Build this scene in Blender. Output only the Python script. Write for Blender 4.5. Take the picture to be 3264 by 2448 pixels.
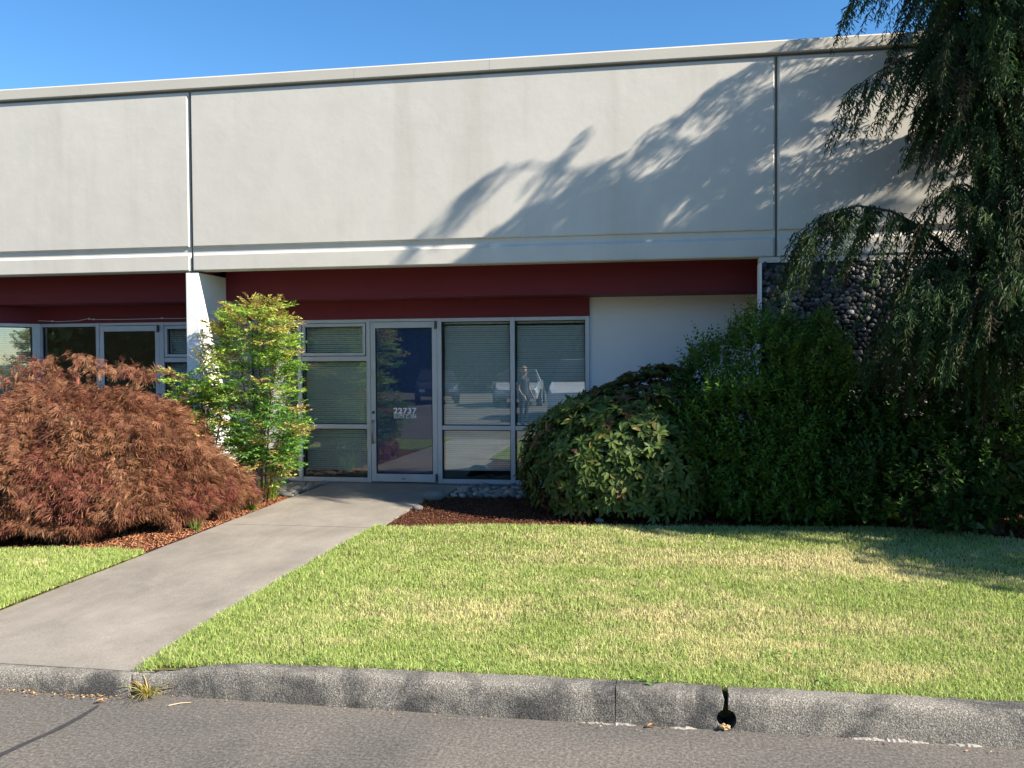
import bpy, bmesh, math, random
import numpy as np
from mathutils import Matrix, Vector
rad = math.radians
for o in list(bpy.data.objects): bpy.data.objects.remove(o)
scene = bpy.context.scene
COL = scene.collection
random.seed(7)

# ------------------------------------------------------------------ camera
YAW, PITCH, ROLL = rad(9.526), rad(-1.502), rad(-0.356)
EYE = np.array([0.0, 0.0, 1.78])
F_PX, CX, CY = 2822.0, 1632.0, 1224.0
_s, _c = math.sin, math.cos
_F = np.array([-_s(YAW)*_c(PITCH), _c(YAW)*_c(PITCH), _s(PITCH)])
_R = np.array([_c(YAW), _s(YAW), 0.0]); _U = np.cross(_R, _F)
_R2 = _R*_c(ROLL)+_U*_s(ROLL); _U2 = -_R*_s(ROLL)+_U*_c(ROLL)
cam_d = bpy.data.cameras.new('camera'); cam = bpy.data.objects.new('camera', cam_d); COL.objects.link(cam)
cam_d.sensor_width = 36; cam_d.lens = 36*F_PX/3264; cam_d.clip_end = 2000; cam_d.clip_start = 0.05
cam.matrix_world = Matrix(((_R2[0], _U2[0], -_F[0], EYE[0]), (_R2[1], _U2[1], -_F[1], EYE[1]), (_R2[2], _U2[2], -_F[2], EYE[2]), (0, 0, 0, 1)))
scene.camera = cam

# ------------------------------------------------------------------ light
SUN = np.array([3.25, -1.0, 2.4]); SUN /= np.linalg.norm(SUN)
elev = math.asin(SUN[2]); azim = math.atan2(SUN[0], SUN[1])       # azimuth clockwise from +Y
world = bpy.data.worlds.new('World'); scene.world = world; world.use_nodes = True
nt = world.node_tree; nt.nodes.clear()
sky = nt.nodes.new('ShaderNodeTexSky'); sky.sky_type = 'NISHITA'; sky.sun_disc = False
sky.sun_elevation = elev; sky.sun_rotation = azim; sky.air_density = 1.0; sky.dust_density = 0.0; sky.ozone_density = 4.0; sky.altitude = 0
bg = nt.nodes.new('ShaderNodeBackground'); bg.inputs['Strength'].default_value = 0.076
wo = nt.nodes.new('ShaderNodeOutputWorld')
hs = nt.nodes.new('ShaderNodeHueSaturation'); hs.inputs['Saturation'].default_value = 1.22
nt.links.new(sky.outputs[0], hs.inputs['Color']); nt.links.new(hs.outputs[0], bg.inputs[0]); nt.links.new(bg.outputs[0], wo.inputs[0])
sd = bpy.data.lights.new('sun', 'SUN'); sd.energy = 5.0; sd.angle = rad(0.53); sd.color = (1.0, 0.90, 0.76)
sun = bpy.data.objects.new('sun', sd); COL.objects.link(sun)
sun.rotation_euler = Vector(SUN).to_track_quat('Z', 'Y').to_euler(); sun.location = (20, -10, 25)
scene.view_settings.view_transform = 'Standard'; scene.view_settings.look = 'None'
scene.view_settings.gamma = 1; scene.view_settings.exposure = 1.4
scene.view_settings.use_curve_mapping = False

# ------------------------------------------------------------------ helpers
K = 2212/3264
def ray(x, y):                       # direction through a picture point (2212-wide frame), per metre of Y
    u, v = (x/K-CX)/F_PX, (y/K-CY)/F_PX
    d = _R2*u - _U2*v + _F
    return d/d[1]
def at(x, y, Y):
    d = ray(x, y); return EYE + d*Y
def gz(x, y, z):
    d = ray(x, y); return EYE + d*((z-EYE[2])/d[2])

def link(name, me, mat=None, parent=None):
    o = bpy.data.objects.new(name, me); COL.objects.link(o)
    if mat is not None:
        for m in (mat if isinstance(mat, (list, tuple)) else [mat]): me.materials.append(m)
    if parent is not None: o.parent = parent
    return o
def tag(o, label=None, cat=None, group=None, kind=None):
    if label: o['label'] = label
    if cat: o['category'] = cat
    if group: o['group'] = group
    if kind: o['kind'] = kind
    return o
def empty(name, loc=(0, 0, 0)):
    o = bpy.data.objects.new(name, None); COL.objects.link(o); o.location = loc; o.empty_display_size = 0.2
    return o
def np_mesh(name, V, Fc, col=None, smooth=False):
    """V (n,3), Fc (m,k) with constant k"""
    V = np.asarray(V, dtype=np.float32); Fc = np.asarray(Fc, dtype=np.int32)
    me = bpy.data.meshes.new(name)
    k = Fc.shape[1]
    me.vertices.add(len(V)); me.vertices.foreach_set('co', V.ravel())
    me.loops.add(Fc.size); me.loops.foreach_set('vertex_index', Fc.ravel())
    me.polygons.add(len(Fc)); me.polygons.foreach_set('loop_start', np.arange(0, Fc.size, k, dtype=np.int32))
    me.polygons.foreach_set('loop_total', np.full(len(Fc), k, dtype=np.int32))
    if smooth: me.polygons.foreach_set('use_smooth', np.ones(len(Fc), dtype=bool))
    if col is not None:
        a = me.color_attributes.new('Col', 'FLOAT_COLOR', 'POINT')
        c = np.ones((len(V), 4), dtype=np.float32); c[:, :3] = col
        a.data.foreach_set('color', c.ravel())
    me.update(calc_edges=True); me.validate()
    return me
class MB:                                             # boxes, tubes and prisms gathered into ONE part
    def __init__(s): s.v = []; s.f = []
    def add(s, v, f):
        n = len(s.v); s.v += [tuple(p) for p in v]; s.f += [tuple(i+n for i in q) for q in f]; return s
    def box(s, x0, x1, y0, y1, z0, z1):
        v = [(x, y, z) for z in (z0, z1) for y in (y0, y1) for x in (x0, x1)]
        return s.add(v, [(0, 2, 3, 1), (4, 5, 7, 6), (0, 1, 5, 4), (2, 6, 7, 3), (0, 4, 6, 2), (1, 3, 7, 5)])
    def tube(s, pts, r, n=8, cap=True):
        pts = [np.array(p, float) for p in pts]; rs = r if hasattr(r, '__len__') else [r]*len(pts)
        rings = []
        for i, p in enumerate(pts):
            d = pts[min(i+1, len(pts)-1)]-pts[max(i-1, 0)]; d /= max(np.linalg.norm(d), 1e-9)
            a = np.cross(d, (0, 0, 1.0) if abs(d[2]) < .9 else (1.0, 0, 0)); a /= np.linalg.norm(a); b = np.cross(d, a)
            rings.append([p+rs[i]*(a*math.cos(t*2*math.pi/n)+b*math.sin(t*2*math.pi/n)) for t in range(n)])
        v = [q for r_ in rings for q in r_]; f = []
        for i in range(len(rings)-1):
            for t in range(n): f.append((i*n+t, i*n+(t+1) % n, (i+1)*n+(t+1) % n, (i+1)*n+t))
        if cap: f.append(tuple(range(n-1, -1, -1))); f.append(tuple((len(rings)-1)*n+t for t in range(n)))
        return s.add(v, f)
    def build(s, name, mat, parent=None, bevel=0, smooth=False):
        me = bpy.data.meshes.new(name); me.from_pydata(s.v, [], s.f); me.update()
        bm = bmesh.new(); bm.from_mesh(me); bmesh.ops.recalc_face_normals(bm, faces=bm.faces)
        if bevel: bmesh.ops.bevel(bm, geom=[e for e in bm.edges if e.calc_face_angle(0) > .6], offset=bevel, segments=2, profile=.6, affect='EDGES')
        if smooth:
            for f in bm.faces: f.smooth = True
        bm.to_mesh(me); bm.free()
        return link(name, me, mat, parent)
def bxo(name, mat, parent, x0, x1, y0, y1, z0, z1, bevel=0):
    return MB().box(x0, x1, y0, y1, z0, z1).build(name, mat, parent, bevel)

_rng = np.random.default_rng(11)
_lat = _rng.random((64, 64))
def vnoise(x, y, s):                                  # smooth value noise 0..1
    x = np.asarray(x)*s; y = np.asarray(y)*s
    i = np.floor(x).astype(int); j = np.floor(y).astype(int); u = x-i; v = y-j
    u = u*u*(3-2*u); v = v*v*(3-2*v)
    g = lambda a, b: _lat[a % 64, b % 64]
    return (g(i, j)*(1-u)+g(i+1, j)*u)*(1-v)+(g(i, j+1)*(1-u)+g(i+1, j+1)*u)*v
def unit(a): return a/np.maximum(np.linalg.norm(a, axis=-1, keepdims=True), 1e-9)

# ------------------------------------------------------------------ materials
def new_mat(name):
    m = bpy.data.materials.new(name); m.use_nodes = True; n = m.node_tree; n.nodes.clear()
    o = n.nodes.new('ShaderNodeOutputMaterial'); return m, n, o
def N(n, t, **kw):
    x = n.nodes.new(t)
    for k, v in kw.items():
        if k in x.inputs.keys(): x.inputs[k].default_value = v
        else: setattr(x, k, v)
    return x
def ramp(n, fac, stops):
    r = n.nodes.new('ShaderNodeValToRGB'); e = r.color_ramp.elements
    while len(e) < len(stops): e.new(.5)
    for q, (p, c) in zip(e, stops): q.position = p; q.color = (*c, 1)
    n.links.new(fac, r.inputs[0]); return r
def noise(n, co, scale, detail=6, rough=.6, dist=0):
    x = N(n, 'ShaderNodeTexNoise', Scale=scale, Detail=detail, Roughness=rough, Distortion=dist); n.links.new(co, x.inputs['Vector']); return x
def surf_mat(name, layers, rough=.85, bumps=(), spec=.3, mapping=None, metallic=0, coat=0):
    """layers: first = [(pos,col)...] stops with (scale,detail); further layers are mixed over by their own mask"""
    m, n, o = new_mat(name); L = n.links.new
    tc = N(n, 'ShaderNodeTexCoord'); co = tc.outputs['Object']
    if mapping:
        mp = N(n, 'ShaderNodeMapping'); mp.inputs['Scale'].default_value = mapping; L(co, mp.inputs[0]); co2 = mp.outputs[0]
    else: co2 = co
    base = None
    for lay in layers:
        nz = noise(n, co2 if lay.get('map') else co, lay['s'], lay.get('d', 6), lay.get('r', .6), lay.get('w', 0))
        rp = ramp(n, nz.outputs['Fac'], lay['stops'])
        if base is None: base = rp.outputs[0]
        else:
            mx = N(n, 'ShaderNodeMix', data_type='RGBA', blend_type=lay.get('blend', 'MULTIPLY')); mx.inputs[0].default_value = lay.get('f', 1)
            L(base, mx.inputs[6]); L(rp.outputs[0], mx.inputs[7]); base = mx.outputs[2]
    p = N(n, 'ShaderNodeBsdfPrincipled', Roughness=rough, Metallic=metallic); p.inputs['Specular IOR Level'].default_value = spec
    if coat: p.inputs['Coat Weight'].default_value = coat
    L(base, p.inputs['Base Color'])
    prev = None
    for (s, st, dist) in bumps:
        nz = noise(n, co, s, 5, .65)
        b = N(n, 'ShaderNodeBump', Strength=st, Distance=dist); L(nz.outputs['Fac'], b.inputs['Height'])
        if prev is not None: L(prev, b.inputs['Normal'])
        prev = b.outputs[0]
    if prev is not None: L(prev, p.inputs['Normal'])
    L(p.outputs[0], o.inputs[0]); return m
def plain(name, c, rough=.6, metallic=0, spec=.4, var=.08, s=6):
    a = tuple(x*(1-var) for x in c); b = tuple(min(1, x*(1+var)) for x in c)
    return surf_mat(name, [dict(s=s, stops=[(.3, a), (.7, b)])], rough, [(60, .08, .01)], spec, metallic=metallic)
def leaf_mat(name, stops=None, rough=.5, trans=.35, spec=.35):
    """stops given: colour by object; else the per-leaf colour attribute"""
    m, n, o = new_mat(name); L = n.links.new
    if stops:
        oi = N(n, 'ShaderNodeObjectInfo'); c = ramp(n, oi.outputs['Random'], stops).outputs[0]
    else:
        c = N(n, 'ShaderNodeAttribute', attribute_name='Col').outputs['Color']
    p = N(n, 'ShaderNodeBsdfPrincipled', Roughness=rough); p.inputs['Specular IOR Level'].default_value = spec; L(c, p.inputs['Base Color'])
    t = N(n, 'ShaderNodeBsdfTranslucent'); L(c, t.inputs['Color'])
    mx = N(n, 'ShaderNodeMixShader'); mx.inputs[0].default_value = trans; L(p.outputs[0], mx.inputs[1]); L(t.outputs[0], mx.inputs[2])
    L(mx.outputs[0], o.inputs[0]); return m
def glass_mat(name, tint=(.96, .98, .97), refl=.10):
    m, n, o = new_mat(name); L = n.links.new
    lw = N(n, 'ShaderNodeLayerWeight', Blend=.35)
    mr = N(n, 'ShaderNodeMapRange'); mr.inputs['To Min'].default_value = refl; mr.inputs['To Max'].default_value = .9; L(lw.outputs['Fresnel'], mr.inputs[0])
    t = N(n, 'ShaderNodeBsdfTransparent'); t.inputs[0].default_value = (*tint, 1)
    g = N(n, 'ShaderNodeBsdfGlossy', Roughness=.0); g.inputs[0].default_value = (.95, 1, 1, 1)
    tc = N(n, 'ShaderNodeTexCoord'); nz = noise(n, tc.outputs['Object'], 1.1, 2); b = N(n, 'ShaderNodeBump', Strength=.02, Distance=.05); L(nz.outputs[0], b.inputs['Height']); L(b.outputs[0], g.inputs['Normal'])
    mx = N(n, 'ShaderNodeMixShader'); L(mr.outputs[0], mx.inputs[0]); L(t.outputs[0], mx.inputs[1]); L(g.outputs[0], mx.inputs[2]); L(mx.outputs[0], o.inputs[0]); return m

g3 = lambda v, w=1.0: (v*w, v, v/w)
M = {}
M['facade'] = surf_mat('painted concrete facade', [dict(s=.5, d=4, stops=[(.3, (.55, .53, .475)), (.7, (.60, .58, .525))]), dict(s=3.0, d=8, stops=[(.35, (.95, .95, .95)), (.65, (1, 1, 1))]), dict(s=1.0, d=7, map=1, stops=[(.34, (.93, .925, .91)), (.48, (1, 1, 1))]), dict(s=26, d=3, stops=[(.255, (.72, .70, .66)), (.275, (1, 1, 1))])], .8, [(1.3, .16, .04), (90, .05, .006)], .25, mapping=(2.2, 1, .16))
M['coping'] = surf_mat('coping paint', [dict(s=.8, stops=[(.3, (.46, .44, .385)), (.7, (.51, .49, .43))])], .7, [(30, .12, .01)], .3)
M['white_paint'] = surf_mat('white paint', [dict(s=1.2, stops=[(.3, (.80, .80, .77)), (.7, (.85, .85, .83))]), dict(s=7, d=8, stops=[(.28, (.93, .90, .86)), (.4, (1, 1, 1))])], .7, [(3, .1, .02), (80, .1, .01)], .3)
M['plain_wall'] = surf_mat('plain wall stucco', [dict(s=.9, stops=[(.3, (.76, .76, .74)), (.7, (.81, .81, .79))])], .85, [(140, .25, .01), (2, .08, .03)], .2)
M['red'] = surf_mat('maroon paint', [dict(s=.9, stops=[(.3, (.15, .018, .027)), (.7, (.175, .022, .032))])], .6, [(90, .12, .008)], .3)
M['sealant'] = plain('joint sealant', (.16, .155, .14), .8)
M['alu'] = surf_mat('anodised aluminium', [dict(s=4, stops=[(.3, (.46, .48, .50)), (.7, (.54, .56, .58))])], .42, [(200, .03, .004)], .5, metallic=.35)
M['dark_metal'] = plain('dark metal', (.10, .10, .105), .4, .6)
M['bronze'] = plain('worn bronze metal', (.30, .24, .17), .3, .9)
M['gasket'] = plain('black gasket', (.012, .012, .013), .6)
M['glass'] = glass_mat('window glass')
M['door_glass'] = glass_mat('door glass', (.95, .97, .99), .028)
M['blue_film'] = plain('dark blue film', (.03, .068, .17), .5, var=.15, s=2)
M['blind'] = plain('blind slat', (.86, .86, .80), .45, var=.03)
M['interior'] = plain('interior wall', (.30, .28, .24), .9)
M['carpet'] = plain('office carpet', (.08, .075, .07), .95)
M['lettering'] = plain('white vinyl lettering', (.85, .86, .87), .5, var=.02)
M['cable'] = plain('white cable', (.6, .6, .58), .6)
M['roof'] = plain('roof membrane', (.35, .35, .34), .9)
M['backing'] = plain('pebble mortar', (.022, .022, .021), .95, var=.3, s=20)
def pebble_mat(name, stops, rough=.65):
    m, n, o = new_mat(name); L = n.links.new
    oi = N(n, 'ShaderNodeObjectInfo'); rp = ramp(n, oi.outputs['Random'], stops)
    tc = N(n, 'ShaderNodeTexCoord'); nz = noise(n, tc.outputs['Object'], 3.0, 6); rr = ramp(n, nz.outputs[0], [(.3, (.75, .75, .75)), (.7, (1.1, 1.1, 1.1))])
    mx = N(n, 'ShaderNodeMix', data_type='RGBA', blend_type='MULTIPLY'); mx.inputs[0].default_value = 1; L(rp.outputs[0], mx.inputs[6]); L(rr.outputs[0], mx.inputs[7])
    p = N(n, 'ShaderNodeBsdfPrincipled', Roughness=rough); L(mx.outputs[2], p.inputs['Base Color']); L(p.outputs[0], o.inputs[0]); return m
PEB = [(0, (.03, .033, .038)), (.35, (.05, .053, .058)), (.62, (.085, .085, .085)), (.82, (.14, .135, .125)), (.93, (.26, .24, .215)), (1, (.46, .44, .40))]
M['pebble'] = pebble_mat('wall pebbles', PEB)
M['river'] = pebble_mat('river stones', [(0, (.13, .13, .12)), (.4, (.21, .20, .185)), (.75, (.30, .28, .25)), (1, (.46, .43, .37))], .8)
M['asphalt'] = surf_mat('old asphalt', [
    dict(s=55, d=8, r=.75, stops=[(.28, (.045, .042, .038)), (.5, (.135, .127, .114)), (.68, (.25, .236, .21))]),
    dict(s=.55, d=5, w=.6, stops=[(.35, (.66, .67, .69)), (.62, (1.06, 1.02, .98))]), dict(s=120, d=2, stops=[(.63, (1, 1, 1)), (.70, (2.1, 2.05, 1.95))]), dict(s=85, d=3, stops=[(.30, (.35, .35, .35)), (.36, (1, 1, 1))])], .92, [(70, .4, .010), (8, .15, .02)], .25)
M['tar'] = surf_mat('crack sealer', [dict(s=40, stops=[(.3, (.03, .03, .031)), (.7, (.055, .054, .054))])], .75, [(80, .3, .008)], .3)
M['concrete'] = surf_mat('walk concrete', [
    dict(s=1.3, d=7, r=.65, stops=[(.3, (.205, .187, .16)), (.7, (.305, .28, .242))]),
    dict(s=90, d=4, stops=[(.3, (.78, .78, .78)), (.7, (1.12, 1.12, 1.12))]), dict(s=1.0, d=8, r=.7, w=1.2, map=1, stops=[(.34, (.84, .835, .83)), (.58, (1.03, 1.025, 1.02))]), dict(s=210, d=2, stops=[(.66, (1, 1, 1)), (.72, (1.5, 1.5, 1.45))])], .9, [(120, .35, .008), (14, .12, .015)], .25, mapping=(2.2, .9, 1))
M['kerb'] = surf_mat('weathered kerb concrete', [
    dict(s=150, d=4, r=.7, stops=[(.36, (.075, .071, .064)), (.50, (.175, .167, .15)), (.68, (.45, .425, .375))]),
    dict(s=2.6, d=6, w=.8, stops=[(.40, (.36, .37, .39)), (.58, (1.1, 1.08, 1.04))])], .92, [(130, .6, .010), (14, .3, .02)], .25)
M['slurry'] = surf_mat('pale cement', [dict(s=30, stops=[(.3, (.20, .19, .17)), (.7, (.36, .34, .31))])], .9, [(60, .4, .01)])
M['soil'] = surf_mat('lawn soil', [dict(s=9, d=8, stops=[(.3, (.07, .066, .024)), (.7, (.17, .155, .06))])], .95, [(40, .6, .02)], .1)
M['mulch'] = surf_mat('bark mulch', [dict(s=35, d=8, stops=[(.3, (.03, .014, .009)), (.7, (.11, .045, .026))])], .95, [(50, 1, .03)], .1)
M['ground'] = surf_mat('far ground', [dict(s=.2, d=6, stops=[(.3, (.05, .07, .025)), (.7, (.12, .12, .05))])], .95, (), .1)
M['bark'] = surf_mat('bark', [dict(s=18, d=8, stops=[(.3, (.045, .034, .026)), (.7, (.13, .10, .08))])], .9, [(30, .8, .02)], .15)
M['twig'] = plain('red brown twig', (.14, .07, .05), .8)
M['leaf'] = leaf_mat('foliage')
M['leaf_glossy'] = leaf_mat('glossy foliage', rough=.5, trans=.38, spec=.3)
M['grass'] = leaf_mat('grass blades', rough=.6, trans=.4, spec=.25)
M['chips'] = leaf_mat('bark chips', rough=.85, trans=.0, spec=.15)
M['cedar'] = leaf_mat('cedar sprays', rough=.6, trans=.22, spec=.25)
M['rhodo_leaf'] = leaf_mat('rhododendron leaf', [(0, (.06, .10, .022)), (.5, (.08, .13, .028)), (.85, (.11, .15, .035)), (.97, (.16, .17, .045)), (1, (.20, .10, .05))], .5, .3, .3)
M['shrub_leaf'] = leaf_mat('shrub leaf', [(0, (.07, .145, .024)), (.6, (.11, .21, .034)), (1, (.18, .29, .04))], .5, .42, .3)
M['laurel_leaf'] = leaf_mat('laurel leaf', [(0, (.03, .07, .015)), (.7, (.05, .105, .02)), (.9, (.10, .17, .025)), (1, (.18, .25, .03))], .4, .3, .4)

# ================================================================== GROUND, ROAD, PATH, KERB
def sheet(name, pts, z, mat, parent=None, nx=0, kind='structure', zf=None):
    bm = bmesh.new(); vs = [bm.verts.new((p[0], p[1], z if len(p) < 3 else p[2])) for p in pts]; bm.faces.new(vs)
    bmesh.ops.recalc_face_normals(bm, faces=bm.faces)
    if bm.faces[:][0].normal.z < 0: bmesh.ops.reverse_faces(bm, faces=bm.faces)
    me = bpy.data.meshes.new(name); bm.to_mesh(me); bm.free()
    o = link(name, me, mat, parent); o['kind'] = kind; return o
def inside(px, py, poly):
    r = np.zeros(len(px), bool); n = len(poly)
    for i in range(n):
        x0, y0 = poly[i][:2]; x1, y1 = poly[(i+1) % n][:2]
        c = ((y0 > py) != (y1 > py)) & (px < (x1-x0)*(py-y0)/((y1-y0) if y1 != y0 else 1e-9)+x0); r ^= c
    return r

sheet('ground', [(-600, -600), (600, -600), (600, 600), (-600, 600)], -0.06, M['ground'])
sheet('parking_lot', [(-70, -26), (70, -26), (70, 4.42), (-70, 4.42)], 0.0, M['asphalt'])
# crack-seal streak on the asphalt, lower left
m = MB()
pts = [(-20, 1640, .075), (60, 1603, .07), (120, 1577, .06), (165, 1553, .05), (200, 1532, .035), (214, 1522, .02)]
vs = []
for i, (x, y, w) in enumerate(pts):
    p = gz(x, y, 0.004); vs += [(p[0]-w*.35, p[1]-w*.45, .004), (p[0]+w*.35, p[1]+w*.45+.01*_s(i*2.3), .004)]
m.add(vs, [(2*i, 2*i+1, 2*i+3, 2*i+2) for i in range(len(pts)-1)])
tag(m.build('crack_seal', M['tar']), kind='structure')

PX0, PX1, PY0, PY1 = -4.43, -2.765, 4.375, 11.385       # the walk
walk = empty('path', (-3.6, 8, 0)); walk['kind'] = 'structure'
def zwalk(y): return .104+.041*min(1, max(0, (y-4.3)/6))
def slab(y0, y1, x0, x1, drop=True):
    bm = bmesh.new(); nx, ny = 8, max(2, int((y1-y0)/.25)); rows = []
    rr = random.Random(int(y0*100))
    for j in range(ny+1):
        y = y0+(y1-y0)*j/ny; row = []
        for i in range(nx+1):
            x = x0+(x1-x0)*i/nx
            e = .010 if (i in (0, nx)) else 0
            row.append(bm.verts.new((x-walk.location.x+(rr.uniform(-.006, .006) if e else 0), y-walk.location.y, zwalk(y)+rr.uniform(-.001, .001)-(e*.5))))
        rows.append(row)
    for j in range(ny):
        for i in range(nx): bm.faces.new((rows[j][i], rows[j][i+1], rows[j+1][i+1], rows[j+1][i]))
    be = [e for e in bm.edges if e.is_boundary]
    r = bmesh.ops.extrude_edge_only(bm, edges=be)
    for v in [g for g in r['geom'] if isinstance(g, bmesh.types.BMVert)]: v.co.z = -.05
    bmesh.ops.recalc_face_normals(bm, faces=bm.faces)
    for f in bm.faces: f.smooth = False
    me = bpy.data.meshes.new('paving_slab'); bm.to_mesh(me); bm.free()
    return link('paving_slab', me, M['concrete'], walk)
slab(PY0, 8.395, PX0, PX1); slab(8.407, PY1, PX0, PX1)
# little landing that widens to the right by the door
bxo('door_landing', M['concrete'], walk, -2.762+3.6, -2.60+3.6, 10.62-8, PY1-8, -.05, .138)

# kerb: separate sections with cracks between them; a drain hole at the widest crack
kerb = empty('kerb', (0, 4.36, 0)); kerb['kind'] = 'structure'
def ktop(x):                                            # height of the kerb along its run
    t = min(1, max(0, (x+2.80)/.55)); t = t*t*(3-2*t)
    return .105+.05*t+.012*min(1, max(0, (x+2.2)/1.6))
def kback(x):
    t = min(1, max(0, (x+2.80)/.8)); t = t*t*(3-2*t); return 4.372+.09*t
def kerb_section(x0, x1, lo=0, hi=0, seed=0, hole=None):
    rr = random.Random(seed); n = max(4, int((x1-x0)/.045)); V = []; Fc = []
    prof_n = 11
    for i in range(n+1):
        x = x0+(x1-x0)*i/n; h = ktop(x); yb = kback(x); yf = 4.308+.006*_s(x*2.1)-(.045 if x < -2.795 else 0)
        P = [(yf, -.06), (yf, .0), (yf+.006, h*.35), (yf+.012, h*.66), (yf+.02, h*.84), (yf+.032, h*.94), (yf+.05, h*.985), (yf+.075, h), (yb-.02, h+.002), (yb, h-.006), (yb, -.06)]
        for k_, (y, z) in enumerate(P):
            j = .0035 if 0 < k_ < 10 else 0
            dx = 0
            if i == 0: dx = lo*(.4+.6*rr.random())*(1 if z > .04 else .2)
            if i == n: dx = -hi*(-.3+1.7*rr.random())*(1 if z > .04 else .2)
            V.append((x+dx, y+rr.uniform(-j, j)-kerb.location.y, z+rr.uniform(-j, j)))
    for i in range(n):
        for k_ in range(prof_n-1): a = i*prof_n+k_; Fc.append((a, a+prof_n, a+prof_n+1, a+1))
    Fc.append(tuple(range(prof_n))); Fc.append(tuple(n*prof_n+k_ for k_ in range(prof_n-1, -1, -1)))
    mb = MB().add(V, Fc); o = mb.build('kerb_section', M['kerb'], kerb)
    bm = bmesh.new(); bm.from_mesh(o.data)
    for f in bm.faces:
        f.smooth = len(f.verts) == 4
        if len(f.verts) > 4:
            for e in f.edges: e.smooth = False
    bm.to_mesh(o.data); bm.free()
    if hole:
        c = MB().tube([(hole[0], -.4, hole[1]), (hole[0], .4, hole[1])], hole[2], 20).build('cut', None)
        md = o.modifiers.new('b', 'BOOLEAN'); md.object = c; md.operation = 'DIFFERENCE'; md.solver = 'EXACT'
        c.location = (0, 0, 0); o.parent = None
        bpy.context.view_layer.update()
        me = bpy.data.meshes.new_from_object(o.evaluated_get(bpy.context.evaluated_depsgraph_get()))
        o.modifiers.clear(); o.data = me; o.parent = kerb
        bpy.data.objects.remove(c)
    return o
kerb_section(-2.79, -1.9525, .0, .0006, 1); kerb_section(-1.951, -.221, .0004, .003, 2)
kerb_section(-.2195, .300, .001, .012, 3, (.310, .052, .047)); kerb_section(.312, 2.05, .012, .002, 4, (.310, .052, .047))
kerb_section(2.056, 4.6, .002, .002, 5); kerb_section(4.606, 9, .002, .002, 6); kerb_section(-9, -4.46, 0, 0, 7); kerb_section(-4.455, -2.80, 0, .012, 8)
# broken corner where the walk meets the kerb
for i, (x, y, z, s) in enumerate([(-2.80, 4.315, .078, .035), (-2.775, 4.325, .045, .03), (-2.83, 4.305, .05, .022), (-2.79, 4.31, .02, .025)]):
    bm = bmesh.new(); bmesh.ops.create_icosphere(bm, subdivisions=1, radius=s)
    rr = random.Random(i)
    for v in bm.verts: v.co *= rr.uniform(.7, 1.15); v.co.y *= .7
    me = bpy.data.meshes.new('broken_chunk'); bm.to_mesh(me); bm.free()
    o = link('broken_chunk', me, M['kerb'], kerb); o.location = (x, y-4.36, z)
for i in range(7):
    bm = bmesh.new(); bmesh.ops.create_icosphere(bm, subdivisions=1, radius=.012+.006*(i % 3)); rr = random.Random(40+i)
    for v in bm.verts: v.co *= rr.uniform(.6, 1.2); v.co.z *= .5
    me = bpy.data.meshes.new('drain_debris'); bm.to_mesh(me); bm.free()
    o = link('drain_debris', me, plain('dry debris', (.36, .25, .13), .9), kerb); o.location = (.272+.008*i, 4.318-4.36-.006*(i % 3)+.01*(i % 2), .012+.004*((i*5) % 4))
mm = MB(); n_ = 18
mm.tube([(.310, 4.375-4.36, .052), (.310, 4.52-4.36, .054), (.312, 4.9-4.36, .06)], .05, 18, cap=False)
mm.build('drain_pipe', M['gasket'], kerb, smooth=True)
# rim of pale cement that has oozed out at the foot of the kerb
rr = random.Random(5)
for (xa, xb) in [(-.40, -.12), (.04, .17), (.88, 1.22), (1.30, 1.45)]:
    n = int((xb-xa)/.012); V = []; Fc = []
    for i in range(n+1):
        x = xa+(xb-xa)*i/n; e = _s(math.pi*i/n)**.5 if 0 < i < n else 0; w = (.001+.012*rr.random()**2)*e; h = (.002+.010*rr.random())*e+.001
        V += [(x, 4.316-4.36, h), (x, 4.306-w*.5-4.36, h*.8), (x, 4.302-w-4.36, .0005)]
    for i in range(n):
        a = 3*i; Fc += [(a, a+1, a+4, a+3), (a+1, a+2, a+5, a+4)]
    MB().add(V, Fc).build('cement_rim', M['slurry'], kerb)

# lawns (soil sheets under the blades)
LZ = .148
bedR = [gz(x, y, LZ)[:2] for x, y in ((838, 1139), (1000, 1131), (1290, 1134), (1500, 1137), (1700, 1135), (1900, 1138), (2050, 1148), (2212, 1166))]
bedR[0] = np.array([-2.70, 8.42])
lawn_R = [(-2.76, 4.375), (-2.4, 4.415), (-1.9, 4.455), (9.0, 4.46), (9.0, 7.6), (4.6, 8.1)] + [tuple(p) for p in bedR[::-1]] + [(-2.755, 8.36), (-2.755, 6.0), (-2.758, 5.2), (-2.76, 4.7)]
lawn_L = [(-9, 4.47), (-4.46, 4.47), (-4.44, 6.98), (-4.7, 7.08), (-5.1, 7.08), (-5.8, 6.95), (-7.4, 6.9), (-9, 6.9)]
def lawn_z(x, y):
    t = np.clip((np.asarray(x)+2.80)/.9, 0, 1)*np.ones_like(np.asarray(y, float)); k_ = np.clip(1-(np.asarray(y)-4.38)/.9, 0, 1)*(np.asarray(x) > -3.5)
    return LZ-.012-.040*(1-t)*k_
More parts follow.
